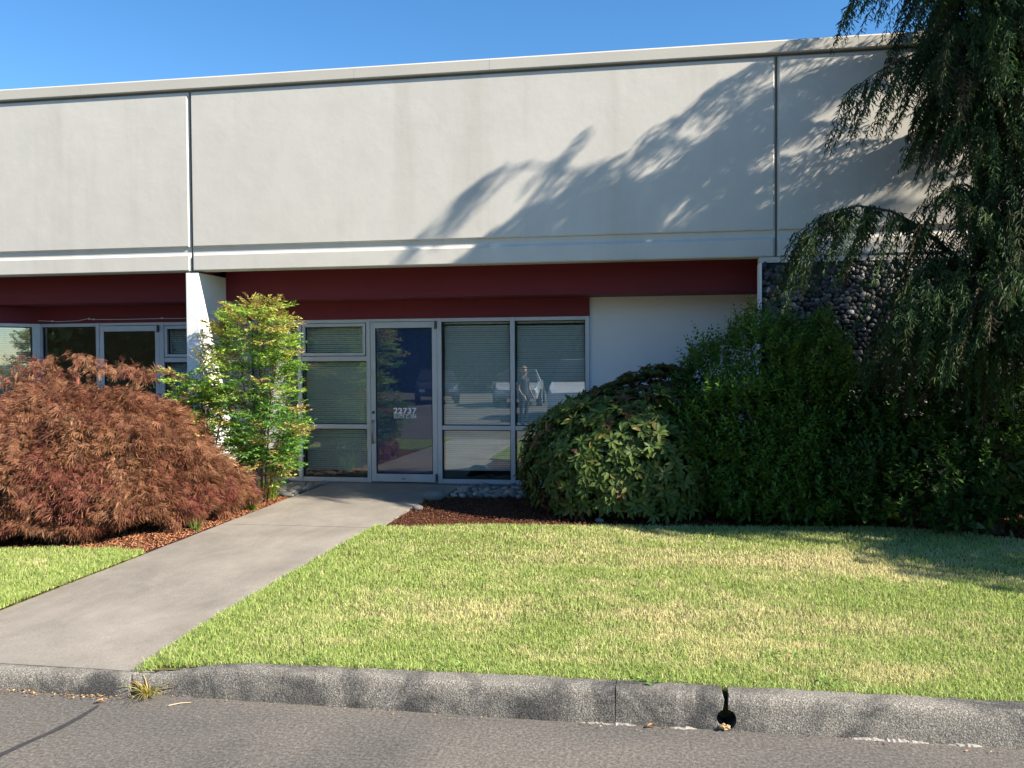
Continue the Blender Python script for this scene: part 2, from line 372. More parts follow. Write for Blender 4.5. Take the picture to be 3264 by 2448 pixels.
def lawn_sheet(name, poly):
    xs = [p[0] for p in poly]; ys = [p[1] for p in poly]
    gx = np.arange(min(xs), max(xs)+.15, .15); gy = np.arange(min(ys), max(ys)+.15, .15)
    bm = bmesh.new(); vs = [bm.verts.new((p[0], p[1], float(lawn_z(p[0], p[1])))) for p in poly]; bm.faces.new(vs)
    bmesh.ops.recalc_face_normals(bm, faces=bm.faces)
    r = bmesh.ops.extrude_face_region(bm, geom=bm.faces[:])
    for v in [g for g in r['geom'] if isinstance(g, bmesh.types.BMVert)]: v.co.z = -.06
    bmesh.ops.recalc_face_normals(bm, faces=bm.faces)
    me = bpy.data.meshes.new(name); bm.to_mesh(me); bm.free(); o = link(name, me, M['soil']); o['kind'] = 'structure'; return o
lawnR = lawn_sheet('lawn', lawn_R); lawnL = lawn_sheet('lawn', lawn_L)

# mulch beds
bed_R = [(-2.755, 8.38)] + [tuple(p) for p in bedR] + [(4.6, 8.12), (9.0, 7.62), (9.0, 10.2), (1.0, 10.2), (1.0, 10.5), (-2.60, 10.46), (-2.60, 10.3), (-2.755, 10.3)]
bed_L = [(-9, 6.92), (-7.4, 6.92), (-5.8, 6.97), (-5.1, 7.10), (-4.7, 7.10), (-4.44, 7.0), (-4.44, 10.22), (-5.5, 10.4), (-9, 10.4)]
mulchR = sheet('mulch_bed', bed_R, .118, M['mulch']); mulchL = sheet('mulch_bed', bed_L, .118, M['mulch'])
def chips(poly, n, box, par, seed, base):
    g = np.random.default_rng(seed); x = g.uniform(box[0], box[1], n*2); y = g.uniform(box[2], box[3], n*2)
    k = inside(x, y, poly); x = x[k][:n]; y = y[k][:n]; n = len(x)
    L = g.uniform(.012, .038, n); W = g.uniform(.005, .012, n); a = g.uniform(0, 6.283, n); t = g.normal(0, .35, n)
    D = np.stack([np.cos(a)*np.cos(t), np.sin(a)*np.cos(t), np.sin(t)], 1); S = np.stack([-np.sin(a), np.cos(a), g.normal(0, .3, n)], 1); S = unit(S); Nn = np.cross(D, S)
    P = np.stack([x, y, .124+g.uniform(0, .016, n)], 1)
    T = np.array([(-.5, -.5, 0), (.5, -.4, 0), (.45, .5, 0), (-.4, .5, 0), (0, 0, .35)])
    V = P[:, None]+T[None, :, 0, None]*(W[:, None, None]*S[:, None])+T[None, :, 1, None]*(L[:, None, None]*D[:, None])+T[None, :, 2, None]*(W[:, None, None]*Nn[:, None])
    F0 = np.array([(0, 1, 4), (1, 2, 4), (2, 3, 4), (3, 0, 4), (0, 2, 1), (0, 3, 2)])
    Fc = (np.arange(n)[:, None, None]*5+F0[None]).reshape(-1, 3)
    c = np.array(base)[g.integers(0, len(base), n)]*g.uniform(.6, 1.3, (n, 1))
    me = np_mesh('bark_chips', V.reshape(-1, 3), Fc, np.repeat(c, 5, 0)); o = link('bark_chips', me, M['chips'], par); o['kind'] = 'stuff'
CH = [(.12, .042, .024), (.17, .066, .035), (.075, .032, .022), (.24, .11, .06)]
chips(bed_R, 9000, (-2.75, 1.2, 8.3, 10.5), mulchR, 3, CH); chips(bed_R, 4000, (1.2, 4.5, 8.0, 9.6), mulchR, 4, CH)
chips(bed_L, 7000, (-5.4, -4.43, 7.0, 10.4), mulchL, 5, [(.36, .13, .06), (.45, .20, .10), (.22, .08, .04), (.5, .27, .15)]); chips(bed_L, 3000, (-8, -5.4, 6.9, 8.2), mulchL, 6, CH)

# strip of river stones along the shop front
def stone_mesh(seed, sub=2):
    bm = bmesh.new(); bmesh.ops.create_icosphere(bm, subdivisions=sub, radius=1)
    rr = np.random.default_rng(seed); ax = rr.normal(size=(5, 3)); ax = unit(ax)
    for v in bm.verts:
        c = np.array(v.co); v.co *= 1+.10*sum(math.sin(2.2*float(c@a)+i) for i, a in enumerate(ax))/2
    for f in bm.faces: f.smooth = True
    me = bpy.data.meshes.new('stone'); bm.to_mesh(me); bm.free(); return me
STM = [stone_mesh(i, 1) for i in range(5)]
for me in STM: me.materials.append(M['river'])
def rocks(name, x0, x1, y0, y1, seed, dens):
    root = sheet(name, [(x0-.05, y0+.02), (x1+.05, y0), (x1+.05, 11.42), (x0-.05, 11.42)], .105, M['soil'])
    g = random.Random(seed); placed = []
    for t in range(dens*14):
        x = g.uniform(x0, x1); y = g.uniform(y0, y1); s = g.choice([.035, .045, .055, .065, .08])*g.uniform(.85, 1.15)
        if any((x-a)**2+(y-b)**2 < ((s+c)*.80)**2 for a, b, c in placed): continue
        placed.append((x, y, s))
        if len(placed) >= dens: break
    for (x, y, s) in placed:
        o = bpy.data.objects.new('stone', g.choice(STM)); COL.objects.link(o); o.parent = root
        o.scale = (s*g.uniform(.95, 1.35), s*g.uniform(.8, 1.05), s*g.uniform(.55, .8)); o.rotation_euler = (g.uniform(-.25, .25), g.uniform(-.25, .25), g.uniform(0, 6.28))
        o.location = (x, y, .112+s*.42)
    return root
rocks('stone_strip', -5.5, -4.47, 10.32, 11.33, 21, 105)
rocks('stone_strip', -2.55, .3, 10.52, 11.33, 22, 230)
for (x, y, s, lab) in [((-2.66), 10.18, .105, 'large smooth grey river stone at the edge of the walk'), (-2.68, 9.55, .048, 'pale round stone alone on dark mulch close to the walk'), (-.62, 9.05, .04, 'small pale stone alone on dark mulch near the rhododendron')]:
    me = stone_mesh(int(s*1000), 2); o = link('river_stone', me, M['river']); o.scale = (s*1.25, s, s*.75); o.location = (x, y, .118+s*.5); o.rotation_euler.z = x
    tag(o, lab, 'stone', 'loose stones on the mulch')

# ================================================================== BUILDING
D1, D2 = 10.09, 11.46
ZB, ZP = 2.907, 5.251                                  # underside of the band, top of the parapet
bld = tag(empty('office_building', (0, D1, 0)), 'long low office building with pale concrete panels and maroon fascia above a glass shop front', 'building')
BY = D1
def B(name, mat, x0, x1, y0, y1, z0, z1, bevel=0, parent=None):
    return bxo(name, mat, parent or bld, x0, x1, y0-BY, y1-BY, z0, z1, bevel)
def panel(x0, x1, seed):
    g = .030
    P = [(D1+.20, ZB), (D1+.01, ZB), (D1, ZB+.012), (D1, 3.092), (D1+g, 3.124), (D1+g, 3.196), (D1+.006, 3.2), (D1, 3.212), (D1, 5.07), (D1+.02, 5.085), (D1+.20, 5.085)]
    secs = [(x0, 1), (x0+.022, 0), (x1-.022, 0), (x1, 1)]; V = []; Fc = []; n = len(P)
    for x, ins in secs:
        for y, z in P: V.append((x, (max(y, D1+g) if ins else y)-BY, z))
    for i in range(3):
        for k_ in range(n): Fc.append((i*n+k_, (i+1)*n+k_, (i+1)*n+(k_+1) % n, i*n+(k_+1) % n))
    Fc.append(tuple(range(n))); Fc.append(tuple(3*n+k_ for k_ in range(n-1, -1, -1)))
    return MB().add(V, Fc).build('wall_panel', M['facade'], bld)
JL, JR = -5.672, 1.255
panel(-13.2, JL-.012, 1); panel(JL+.012, JR-.012, 2); panel(JR+.012, 8.2, 3)
B('joint_sealant', M['sealant'], JL-.011, JL+.011, D1+.05, D1+.09, ZB+.01, 5.08); B('joint_sealant', M['sealant'], JR-.011, JR+.011, D1+.05, D1+.09, ZB+.01, 5.08)
def coping(x0, x1):
    y0 = D1-.028; P = [(y0, 5.108), (y0-.006, 5.118), (y0-.004, 5.232), (y0+.012, 5.249), (D1+.34, 5.256), (D1+.34, 5.108)]
    n = len(P); V = [(x, y-BY, z) for x in (x0, x1) for y, z in P]
    Fc = [(k_, n+k_, n+(k_+1) % n, (k_+1) % n) for k_ in range(n)] + [tuple(range(n)), tuple(n+k_ for k_ in range(n-1, -1, -1))]
    MB().add(V, Fc).build('coping', M['coping'], bld)
xs = [-13.2, -7.1, -3.55, -1.93, 2.1, 5.6, 8.2]
for a, b in zip(xs, xs[1:]): coping(a+.0015, b-.0015)
B('coping_gap', M['sealant'], -13.2, 8.2, D1+.03, D1+.19, 5.086, 5.107)
B('roof', M['roof'], -13.2, 8.2, D1+.36, 24, 4.75, 4.85)
B('side_wall', M['facade'], -13.4, -13.2, D1+.3, 24, 0, 5.1); B('side_wall', M['facade'], 8.2, 8.4, D1+.01, 24, 0, 5.1); B('rear_wall', M['facade'], -13.4, 8.4, 24, 24.2, 0, 5.1)
B('roof_backing', M['facade'], -13.2, 8.2, D1+.201, D1+.35, ZB+.06, 5.1)
# recess: soffit, maroon beam, maroon fascia
B('soffit', M['red'], -13.2, 1.9, D1+.351, 11.39, 3.26, 3.30)
B('fascia_beam', M['red'], -5.59, 1.9, 10.80, 11.39, 2.588, 3.258, .004); B('fascia_beam', M['red'], -13.2, -5.75, 10.80, 11.39, 2.588, 3.258, .004)
B('fascia', M['red'], -5.59, -.90, 11.392, 11.52, 2.352, 3.25); B('fascia', M['red'], -8.86, -5.75, 11.392, 11.52, 2.352, 3.25)
fin = B('fin_wall', M['white_paint'], -5.756, -5.588, 10.105, 11.52, .02, 2.885, .006)
B('plain_wall', M['plain_wall'], -.898, 1.9, 11.43, 11.6, .02, 2.60)
# stone-faced pier
pier = B('pebble_wall', M['backing'], 1.10, 8.2, D1+.02, D1+.22, .02, 2.835)
B('pebble_wall_edge', M['white_paint'], 1.078, 1.0995, D1-.014, D1+.24, .02, 2.84)
B('lintel_strip', M['facade'], 1.078, 8.2, D1+.012, D1+.2, 2.842, 2.902)
g = np.random.default_rng(31); sp = .056; PP = []
for j in range(60):
    for i in range(150):
        x = 1.13+i*sp+(sp/2 if j % 2 else 0)+g.normal(0, .010); z = 2.81-j*sp*.86+g.normal(0, .009)
        if 1.12 < x < 5.0 and .9 < z < 2.815: PP.append((x, z, abs(g.normal(.028, .006))+.006))
PP = np.array(PP); vis = (PP[:, 0] < 2.75) & (PP[:, 1] > 1.35); score = np.where(vis, PP[:, 1]*1.0-PP[:, 0]*.25, -9)
order = np.argsort(-score); own = set(order[:300].tolist())
bm = bmesh.new(); bmesh.ops.create_icosphere(bm, subdivisions=1, radius=1); icoV = np.array([v.co[:] for v in bm.verts]); icoF = np.array([[v.index for v in f.verts] for f in bm.faces]); bm.free()
bm = bmesh.new(); bmesh.ops.create_icosphere(bm, subdivisions=1, radius=1)
for f in bm.faces: f.smooth = True
pm = bpy.data.meshes.new('pebble'); bm.to_mesh(pm); bm.free(); pm.materials.append(M['pebble'])
rest = []
for i, (x, z, r) in enumerate(PP):
    sx, sz, sy = r*g.uniform(.95, 1.35), r*g.uniform(.8, 1.1), r*g.uniform(.6, .8); an = g.uniform(-.9, .9)
    if i in own:
        o = bpy.data.objects.new('pebble', pm); COL.objects.link(o); o.parent = pier; o.location = (x, .012, z); o.scale = (sx, sy, sz); o.rotation_euler = (0, an, 0)
    else:
        v = icoV*np.array([sx, sy, sz]); c, s = math.cos(an), math.sin(an)
        v = np.stack([v[:, 0]*c+v[:, 2]*s, v[:, 1], -v[:, 0]*s+v[:, 2]*c], 1)+np.array([x, .012, z]); rest.append(v)
pc = np.array([p[1] for p in PEB]); cols = np.array([np.array([np.interp(t, [p[0] for p in PEB], pc[:, k_]) for k_ in range(3)]) for t in g.random(len(rest))])
me = np_mesh('pebble_facing', np.concatenate(rest), (np.arange(len(rest))[:, None, None]*len(icoV)+icoF[None]).reshape(-1, 3), np.repeat(cols, len(icoV), 0), True)
o = link('pebble_facing', me, leaf_mat('pebble facing', rough=.65, trans=0, spec=.3), pier); o['kind'] = 'stuff'
# interior seen through the glass
B('interior_floor', M['carpet'], -13.1, 1.9, 11.53, 16, .10, .15); B('interior_wall', M['interior'], -13.1, 1.9, 16, 16.1, .1, 3.2); B('interior_ceiling', M['interior'], -13.1, 1.9, 11.53, 16, 2.62, 2.7)
B('interior_partition', M['interior'], -5.75, -5.6, 11.53, 16, .1, 2.62); B('interior_partition', M['interior'], 1.8, 1.9, 11.61, 16, .1, 2.62)
B('sill_base', M['sealant'], -8.86, -5.757, 11.40, 11.55, .02, .155); B('sill_base', M['sealant'], -5.587, -.9, 11.40, 11.55, .02, .155)

# shop front ------------------------------------------------------------------
FY0, FY1, GY = 11.40, 11.50, 11.455
def mull(x0, x1, z0=.157, z1=2.35): return B('mullion', M['alu'], x0, x1, FY0, FY1, z0, z1, .003)
AL = [(-4.871, -4.812), (-3.893, -3.840), (-2.917, -2.859), (-1.936, -1.876), (-.955, -.900)]
for a, b in AL: mull(a, b)
mull(-5.586, -5.545)
def bars(m_, x0, x1, zs, y0=FY0+.006, y1=FY1-.006):
    for z0, z1 in zs: m_.box(x0, x1, y0-BY, y1-BY, z0, z1)
def gask(m_, x0, x1, z0, z1, t=.010, y0=GY-.022, y1=GY-.006):
    for q in ((x0, x1, z0, z0+t), (x0, x1, z1-t, z1), (x0, x0+t, z0+t, z1-t), (x1-t, x1, z0+t, z1-t)): m_.box(q[0], q[1], y0-BY, y1-BY, q[2], q[3])
def window(x0, x1, zbars, panes, sash=None, y0=FY0, glass='glass'):
    x0 += .001; x1 -= .001
    m_ = MB(); bars(m_, x0, x1, [zbars[0], zbars[-1]])
    if sash:
        a, b = sash; sm_ = MB()
        for q in ((x0+.012, x1-.012, a+.01, a+.048), (x0+.012, x1-.012, b-.048, b-.006), (x0+.012, x0+.05, a+.049, b-.049), (x1-.05, x1-.012, a+.049, b-.049)): sm_.box(q[0], q[1], FY0-.004-BY, FY1-.03-BY, q[2], q[3])
    w = m_.build('window', M['alu'], bld, .0025)
    if sash: sm_.build('sash', M['alu'], w, .0025)
    for zb in zbars[1:-1]:
        t_ = MB(); bars(t_, x0, x1, [zb]); t_.build('transom', M['alu'], w, .0025)
    for (a, b) in panes:
        i = .05 if sash and abs(a-sash[0]) < .08 else 0
        p = bxo('pane', M[glass], w, x0+i+.001, x1-i-.001, GY-.003-BY, GY+.003-BY, a+.001, b-.001)
        gm = MB(); gask(gm, x0+i+.001, x1-i-.001, a+.001, b-.001); gm.build('gasket', M['gasket'], w)
    return w
TOP = (2.302, 2.349); SIL = (.158, .215)
window(-5.545, -4.871, [TOP, SIL], [(.215, 2.302)])
window(-4.812, -3.893, [TOP, (1.79, 1.853), (.876, .935), SIL], [(.215, .876), (.935, 1.79), (1.90, 2.254)], sash=(1.853, 2.302))
window(-2.859, -1.936, [TOP, (.870, .928), SIL], [(.215, .870), (.928, 2.302)])
window(-1.876, -.955, [TOP, (.870, .928), SIL], [(.215, .870), (.928, 2.302)])
# left neighbour shop front
LL = [(-8.80, -8.735), (-7.885, -7.832), (-6.905, -6.840)]
for a, b in LL: mull(a, b)
window(-8.735, -7.885, [TOP, SIL], [(.215, 2.302)])
window(-6.840, -5.757, [TOP, (1.79, 1.853), (.876, .935), SIL], [(.215, .876), (.935, 1.79), (1.90, 2.254)], sash=(1.853, 2.302))
def door(x0, x1, with_text):
    header = B('door_header', M['alu'], x0+.001, x1-.001, FY0+.006, FY1-.006, 2.312, 2.349, .002)
    z0, z1 = .168, 2.306; y0, y1 = FY0+.004, FY0+.048; st = .066
    m_ = MB()
    for q in ((x0+.004, x0+.004+st, z0, z1), (x1-.004-st, x1-.004, z0, z1), (x0+.0045+st, x1-.0045-st, z1-.078, z1), (x0+.0045+st, x1-.0045-st, z0, z0+.105)): m_.box(q[0], q[1], y0-BY, y1-BY, q[2], q[3])
    d = m_.build('door', M['alu'], bld, .003)
    gx0, gx1, ga, gb = x0+.005+st, x1-.005-st, z0+.106, z1-.079
    bxo('pane', M['door_glass' if with_text else 'glass'], d, gx0, gx1, y0+.020-BY, y0+.026-BY, ga, gb)
    gm = MB(); gask(gm, gx0, gx1, ga, gb, .008, y0+.006, y0+.019); gm.build('gasket', M['gasket'], d)
    if with_text: bxo('blue_film', M['blue_film'], d, gx0, gx1, y0+.030-BY, y0+.034-BY, ga, gb)
    # offset pivots
    for zz in (2.225, .20):
        MB().box(x1-.032, x1-.002, FY0-.022-BY, FY0+.003-BY, zz-.008, zz+.075).tube([(x1-.017, FY0-.024-BY, zz-.02), (x1-.017, FY0-.024-BY, zz+.085)], .012, 10).build('pivot_hinge', M['dark_metal'], d, .002)
    hx = x0+.004+st*.5
    MB().tube([(hx, y0-BY, .985), (hx, y0-.045-BY, .985), (hx+.004, y0-.058-BY, .97), (hx+.004, y0-.058-BY, .71), (hx, y0-.045-BY, .695), (hx, y0-BY, .695)], .011, 10).build('pull_handle', M['bronze'], d, smooth=True)
    MB().tube([(hx, y0-BY, 1.10), (hx, y0-.012-BY, 1.10)], .021, 16).tube([(hx, y0-.012-BY, 1.10), (hx, y0-.017-BY, 1.10)], .012, 12).build('lock_cylinder', M['dark_metal'], d)
    if with_text:
        MB().box(-3.42, -3.365, y0-.003-BY, y0-.0005-BY, .205, .217).build('maker_plate', M['dark_metal'], d)
        B('contact_plate', M['alu'], x0-.028, x0+.008, FY0-.014, FY0-.001, 1.60, 1.68, .003)
        def text(s, cx, cz, wid, hei, off):
            cu = bpy.data.curves.new('t', 'FONT'); cu.body = s; cu.align_x = 'CENTER'; cu.size = 1; cu.offset = off; cu.space_character = 1.08; cu.extrude = .002
            to = bpy.data.objects.new('t', cu); COL.objects.link(to); bpy.context.view_layer.update()
            me = bpy.data.meshes.new_from_object(to.evaluated_get(bpy.context.evaluated_depsgraph_get())); bpy.data.objects.remove(to)
            V = np.array([v.co[:] for v in me.vertices]); lo, hi = V.min(0), V.max(0)
            for v in me.vertices:
                x = (v.co.x-(lo[0]+hi[0])/2)/(hi[0]-lo[0])*wid; z = (v.co.y-lo[1])/(hi[1]-lo[1])*hei
                v.co = (cx+x, y0+.0185-BY-(.0008 if v.co.z > 0 else 0), cz+z)
            me.materials.clear(); return link('lettering', me, M['lettering'], d)
        p1, p2 = at(850.5, 893.5, D2-.035), at(900, 881, D2-.035)
        text('22737', (p1[0]+p2[0])/2, p1[2], p2[0]-p1[0], p2[2]-p1[2], .022)
        q1, q2 = at(851, 903.5, D2-.035), at(899.5, 896.3, D2-.035)
        text('SUITE C-104', (q1[0]+q2[0])/2, q1[2], q2[0]-q1[0], q2[2]-q1[2], .006)
        r1, r2 = at(850.5, 895.4, D2-.035), at(900, 894.4, D2-.035)
        bxo('lettering', M['lettering'], d, r1[0], r2[0], y0+.0178-BY, y0+.0185-BY, r1[2], r1[2]+.004)
    return d
door(-3.840, -2.917, True); door(-7.832, -6.905, False)
# canted bay at the far left
def canted(o_, a):
    o_.location = (-8.80, 11.43-BY, 0); o_.rotation_euler = (0, 0, a); return o_
ca = rad(52)
pf = canted(MB().box(-1.5, -.04, -.05, .05, 2.302, 2.349).box(-1.5, -.04, -.05, .05, .158, .215).box(-.10, -.001, -.052, .052, .157, 2.35).box(-1.5, -.92, -.052, .052, .157, 2.35).build('window', M['alu'], bld, .003), ca)
pp = canted(bxo('pane', M['glass'], None, -.919, -.101, -.003, .003, .216, 2.301), 0); pp.location = (0, 0, 0); pp.parent = pf
gm = MB()
for q in ((-.919, -.101, .216, .226), (-.919, -.101, 2.291, 2.301), (-.919, -.909, .226, 2.291), (-.111, -.101, .226, 2.291)): gm.box(q[0], q[1], -.02, -.005, q[2], q[3])
gm.build('gasket', M['gasket'], pf)
canted(MB().box(-1.6, .02, -.06, .10, 2.352, 2.586).build('fascia', M['red'], bld), ca)
canted(MB().box(-1.6, 0, -.05, .10, .02, .156).build('sill_base', M['sealant'], bld), ca)
B('corner_post', M['white_paint'], -8.872, -8.802, FY0-.01, FY1, .02, 2.351)
# telephone cable tacked along the maroon fascia on the left
cp = [(-9.0, 11.36, 2.395)]+[(x, 11.383, z) for x, z in ((-8.7, 2.392), (-8.45, 2.378), (-8.15, 2.385), (-8.0, 2.41), (-7.9, 2.40), (-7.4, 2.395), (-6.9, 2.40), (-6.3, 2.395), (-5.76, 2.395))]
MB().tube([(x, y-BY, z) for x, y, z in cp], .005, 6).build('cable', M['cable'], bld, smooth=True)
for x, z in ((-8.55, 2.385), (-7.97, 2.407), (-7.9, 2.40), (-6.85, 2.40)): MB().box(x-.012, x+.012, 11.376-BY, 11.391-BY, z-.008, z+.014).build('cable_clip', M['cable'], bld)

# venetian blinds
def blind(x0, x1, zb, label, tilt=52, sag=0.0, z1=2.30, root_loc=None, rz=0):
    cx = (x0+x1)/2; w = (x1-x0)/2-.012
    r = tag(empty('venetian_blind', root_loc or (cx, 11.545, zb)), label, 'blind', 'blinds behind the shop windows'); r.rotation_euler.z = rz
    H = z1-zb; n = int((H-.05)/.027); V = []; Fc = []; ct, st = math.cos(rad(tilt)), math.sin(rad(tilt)); rr = random.Random(int(abs(x0)*100))
    for i in range(n):
        z = .03+i*.027+rr.uniform(-.0012, .0012); k_ = len(V); sg = sag*max(0, 1-i/10)
        for (u, c) in ((-.0125, 0), (0, .0022), (.0125, 0)):
            for s in (-1, 1): V.append((s*w, u*ct-c*st, z-u*st*-1+c*ct+sg*s))
        Fc += [(k_, k_+1, k_+3, k_+2), (k_+2, k_+3, k_+5, k_+4)]
    o = link('slats', np_mesh('slats', V, Fc), M['blind'], r); o['kind'] = 'stuff'
    MB().box(-w, w, -.02, .02, H-.028, H).build('headrail', M['blind'], r)
    b = MB().box(-w, w, -.013, .013, .0, .014).build('bottom_rail', M['blind'], r, .002)
    if sag: b.rotation_euler = (0, -math.atan2(sag*2, 2*w)*1.0, 0)
    for s in (-.62, .0, .62): MB().tube([(s*w, -.015, .01), (s*w, -.015, H-.02)], .0016, 5).build('cord', M['blind'], r)
    return r
blind(-5.545, -4.871, .30, 'blind with its bottom rail tilted, in the tall pane beside the white fin wall', 40, .045)
blind(-4.812, -3.893, .30, 'pale blind in the window between the blue door and the green bamboo shrub', 60)
blind(-2.859, -1.936, .32, 'pale blind in the window right beside the hinge side of the blue door', 62)
blind(-1.876, -.955, .31, 'pale blind in the window beside the plain grey wall', 62)
blind(-6.84, -5.77, .30, 'blind in the small opening window left of the white fin wall', 55)
rl = (-8.80-.51*math.cos(ca)-.07*math.sin(ca), 11.43-.51*math.sin(ca)+.07*math.cos(ca), .30)
blind(-.42, .42, .30, 'blind in the canted bay window above the red maple', 30, 0, 2.30, rl, ca)

# ================================================================== PLANTS
BROAD_V = np.array([(0, 0, 0), (-.34, .25, .05), (0, .28, 0), (.34, .25, .05), (-.5, .58, .06), (0, .6, -.02), (.5, .58, .06), (0, 1, -.10)])
BROAD_F = np.array([(0, 2, 1), (0, 3, 2), (1, 2, 5), (1, 5, 4), (2, 3, 6), (2, 6, 5), (4, 5, 7), (5, 6, 7)])
SLIM_V = np.array([(0, 0, 0), (-.5, .42, .10), (.5, .42, .10), (0, 1, -.04)])
SLIM_F = np.array([(0, 2, 3), (0, 3, 1)])
def frames(D, g, roll=None, up=(0, 0, 1)):
    """leaf axis D -> side S, normal Nn (normal as near to 'up' as the axis lets it), with a random roll"""
    D = unit(D); upv = np.broadcast_to(np.asarray(up, float), D.shape)
    S = np.cross(D, upv); bad = np.linalg.norm(S, axis=1) < 1e-3; S[bad] = (1, 0, 0); S = unit(S); Nn = np.cross(S, D)
    a = g.normal(0, .45, len(D)) if roll is None else roll
    c, s = np.cos(a)[:, None], np.sin(a)[:, None]
    return D, S*c+Nn*s, Nn*c-S*s
def cloud(P, D, S, Nn, L, W, col, TV, TF):
    V = P[:, None]+TV[None, :, 0, None]*(W[:, None, None]*S[:, None])+TV[None, :, 1, None]*(L[:, None, None]*D[:, None])+TV[None, :, 2, None]*(L[:, None, None]*Nn[:, None])
    Fc = (np.arange(len(P))[:, None, None]*len(TV)+TF[None]).reshape(-1, 3)
    return V.reshape(-1, 3), Fc, np.repeat(col, len(TV), 0)
def pick(palette, g, n, var=.15):
    p = np.array(palette); c = p[g.integers(0, len(p), n)]; return c*g.uniform(1-var, 1+var, (n, 1))
def shrub_parts(root, P, D, S, Nn, L, W, col, TV, TF, mat, stuff_name, stuff_mat, n_own=300):
    """the 300 leaves that show largest become parts of their own, the rest one part"""
    d = np.linalg.norm(P-EYE, axis=1); view = unit(EYE-P); face = np.abs((Nn*view).sum(1))
    cx = np.median(P[:, 0]); front = P[:, 1]
    sc = L*W*(.25+face)/d**2-.00002*np.maximum(0, front-np.percentile(front, 35)); own = np.argsort(-sc)[:n_own]
    me = np_mesh('leaf', TV, TF, None, True); me.materials.append(mat)
    base = np.array(root.location)
    for i in own:
        o = bpy.data.objects.new('leaf', me); COL.objects.link(o); o.parent = root
        A, Bv, Cv = S[i]*W[i], D[i]*L[i], Nn[i]*L[i]; p = P[i]-base
        o.matrix_local = Matrix(((A[0], Bv[0], Cv[0], p[0]), (A[1], Bv[1], Cv[1], p[1]), (A[2], Bv[2], Cv[2], p[2]), (0, 0, 0, 1)))
    k = np.ones(len(P), bool); k[own] = False
    V, Fc, c = cloud(P[k]-base, D[k], S[k], Nn[k], L[k], W[k], col[k], TV, TF)
    o = link(stuff_name, np_mesh(stuff_name, V, Fc, c, True), stuff_mat, root); o['kind'] = 'stuff'
def stems(root, tips, foot, r0, seed, name='stem', mat=None, n=None):
    g = random.Random(seed); base = np.array(root.location)
    for t in tips:
        t = np.array(t); f = np.array(foot)+np.array([g.uniform(-.12, .12), g.uniform(-.10, .10), 0]); mid = f*.45+t*.55+np.array([g.uniform(-.1, .1), g.uniform(-.1, .1), .12])
        pts = [f-base, (f*.7+mid*.3)-base, mid-base, (mid*.4+t*.6)-base, t-base]
        MB().tube(pts, [r0, r0*.85, r0*.65, r0*.45, r0*.2], 6).build(name, mat or M['bark'], root, smooth=True)

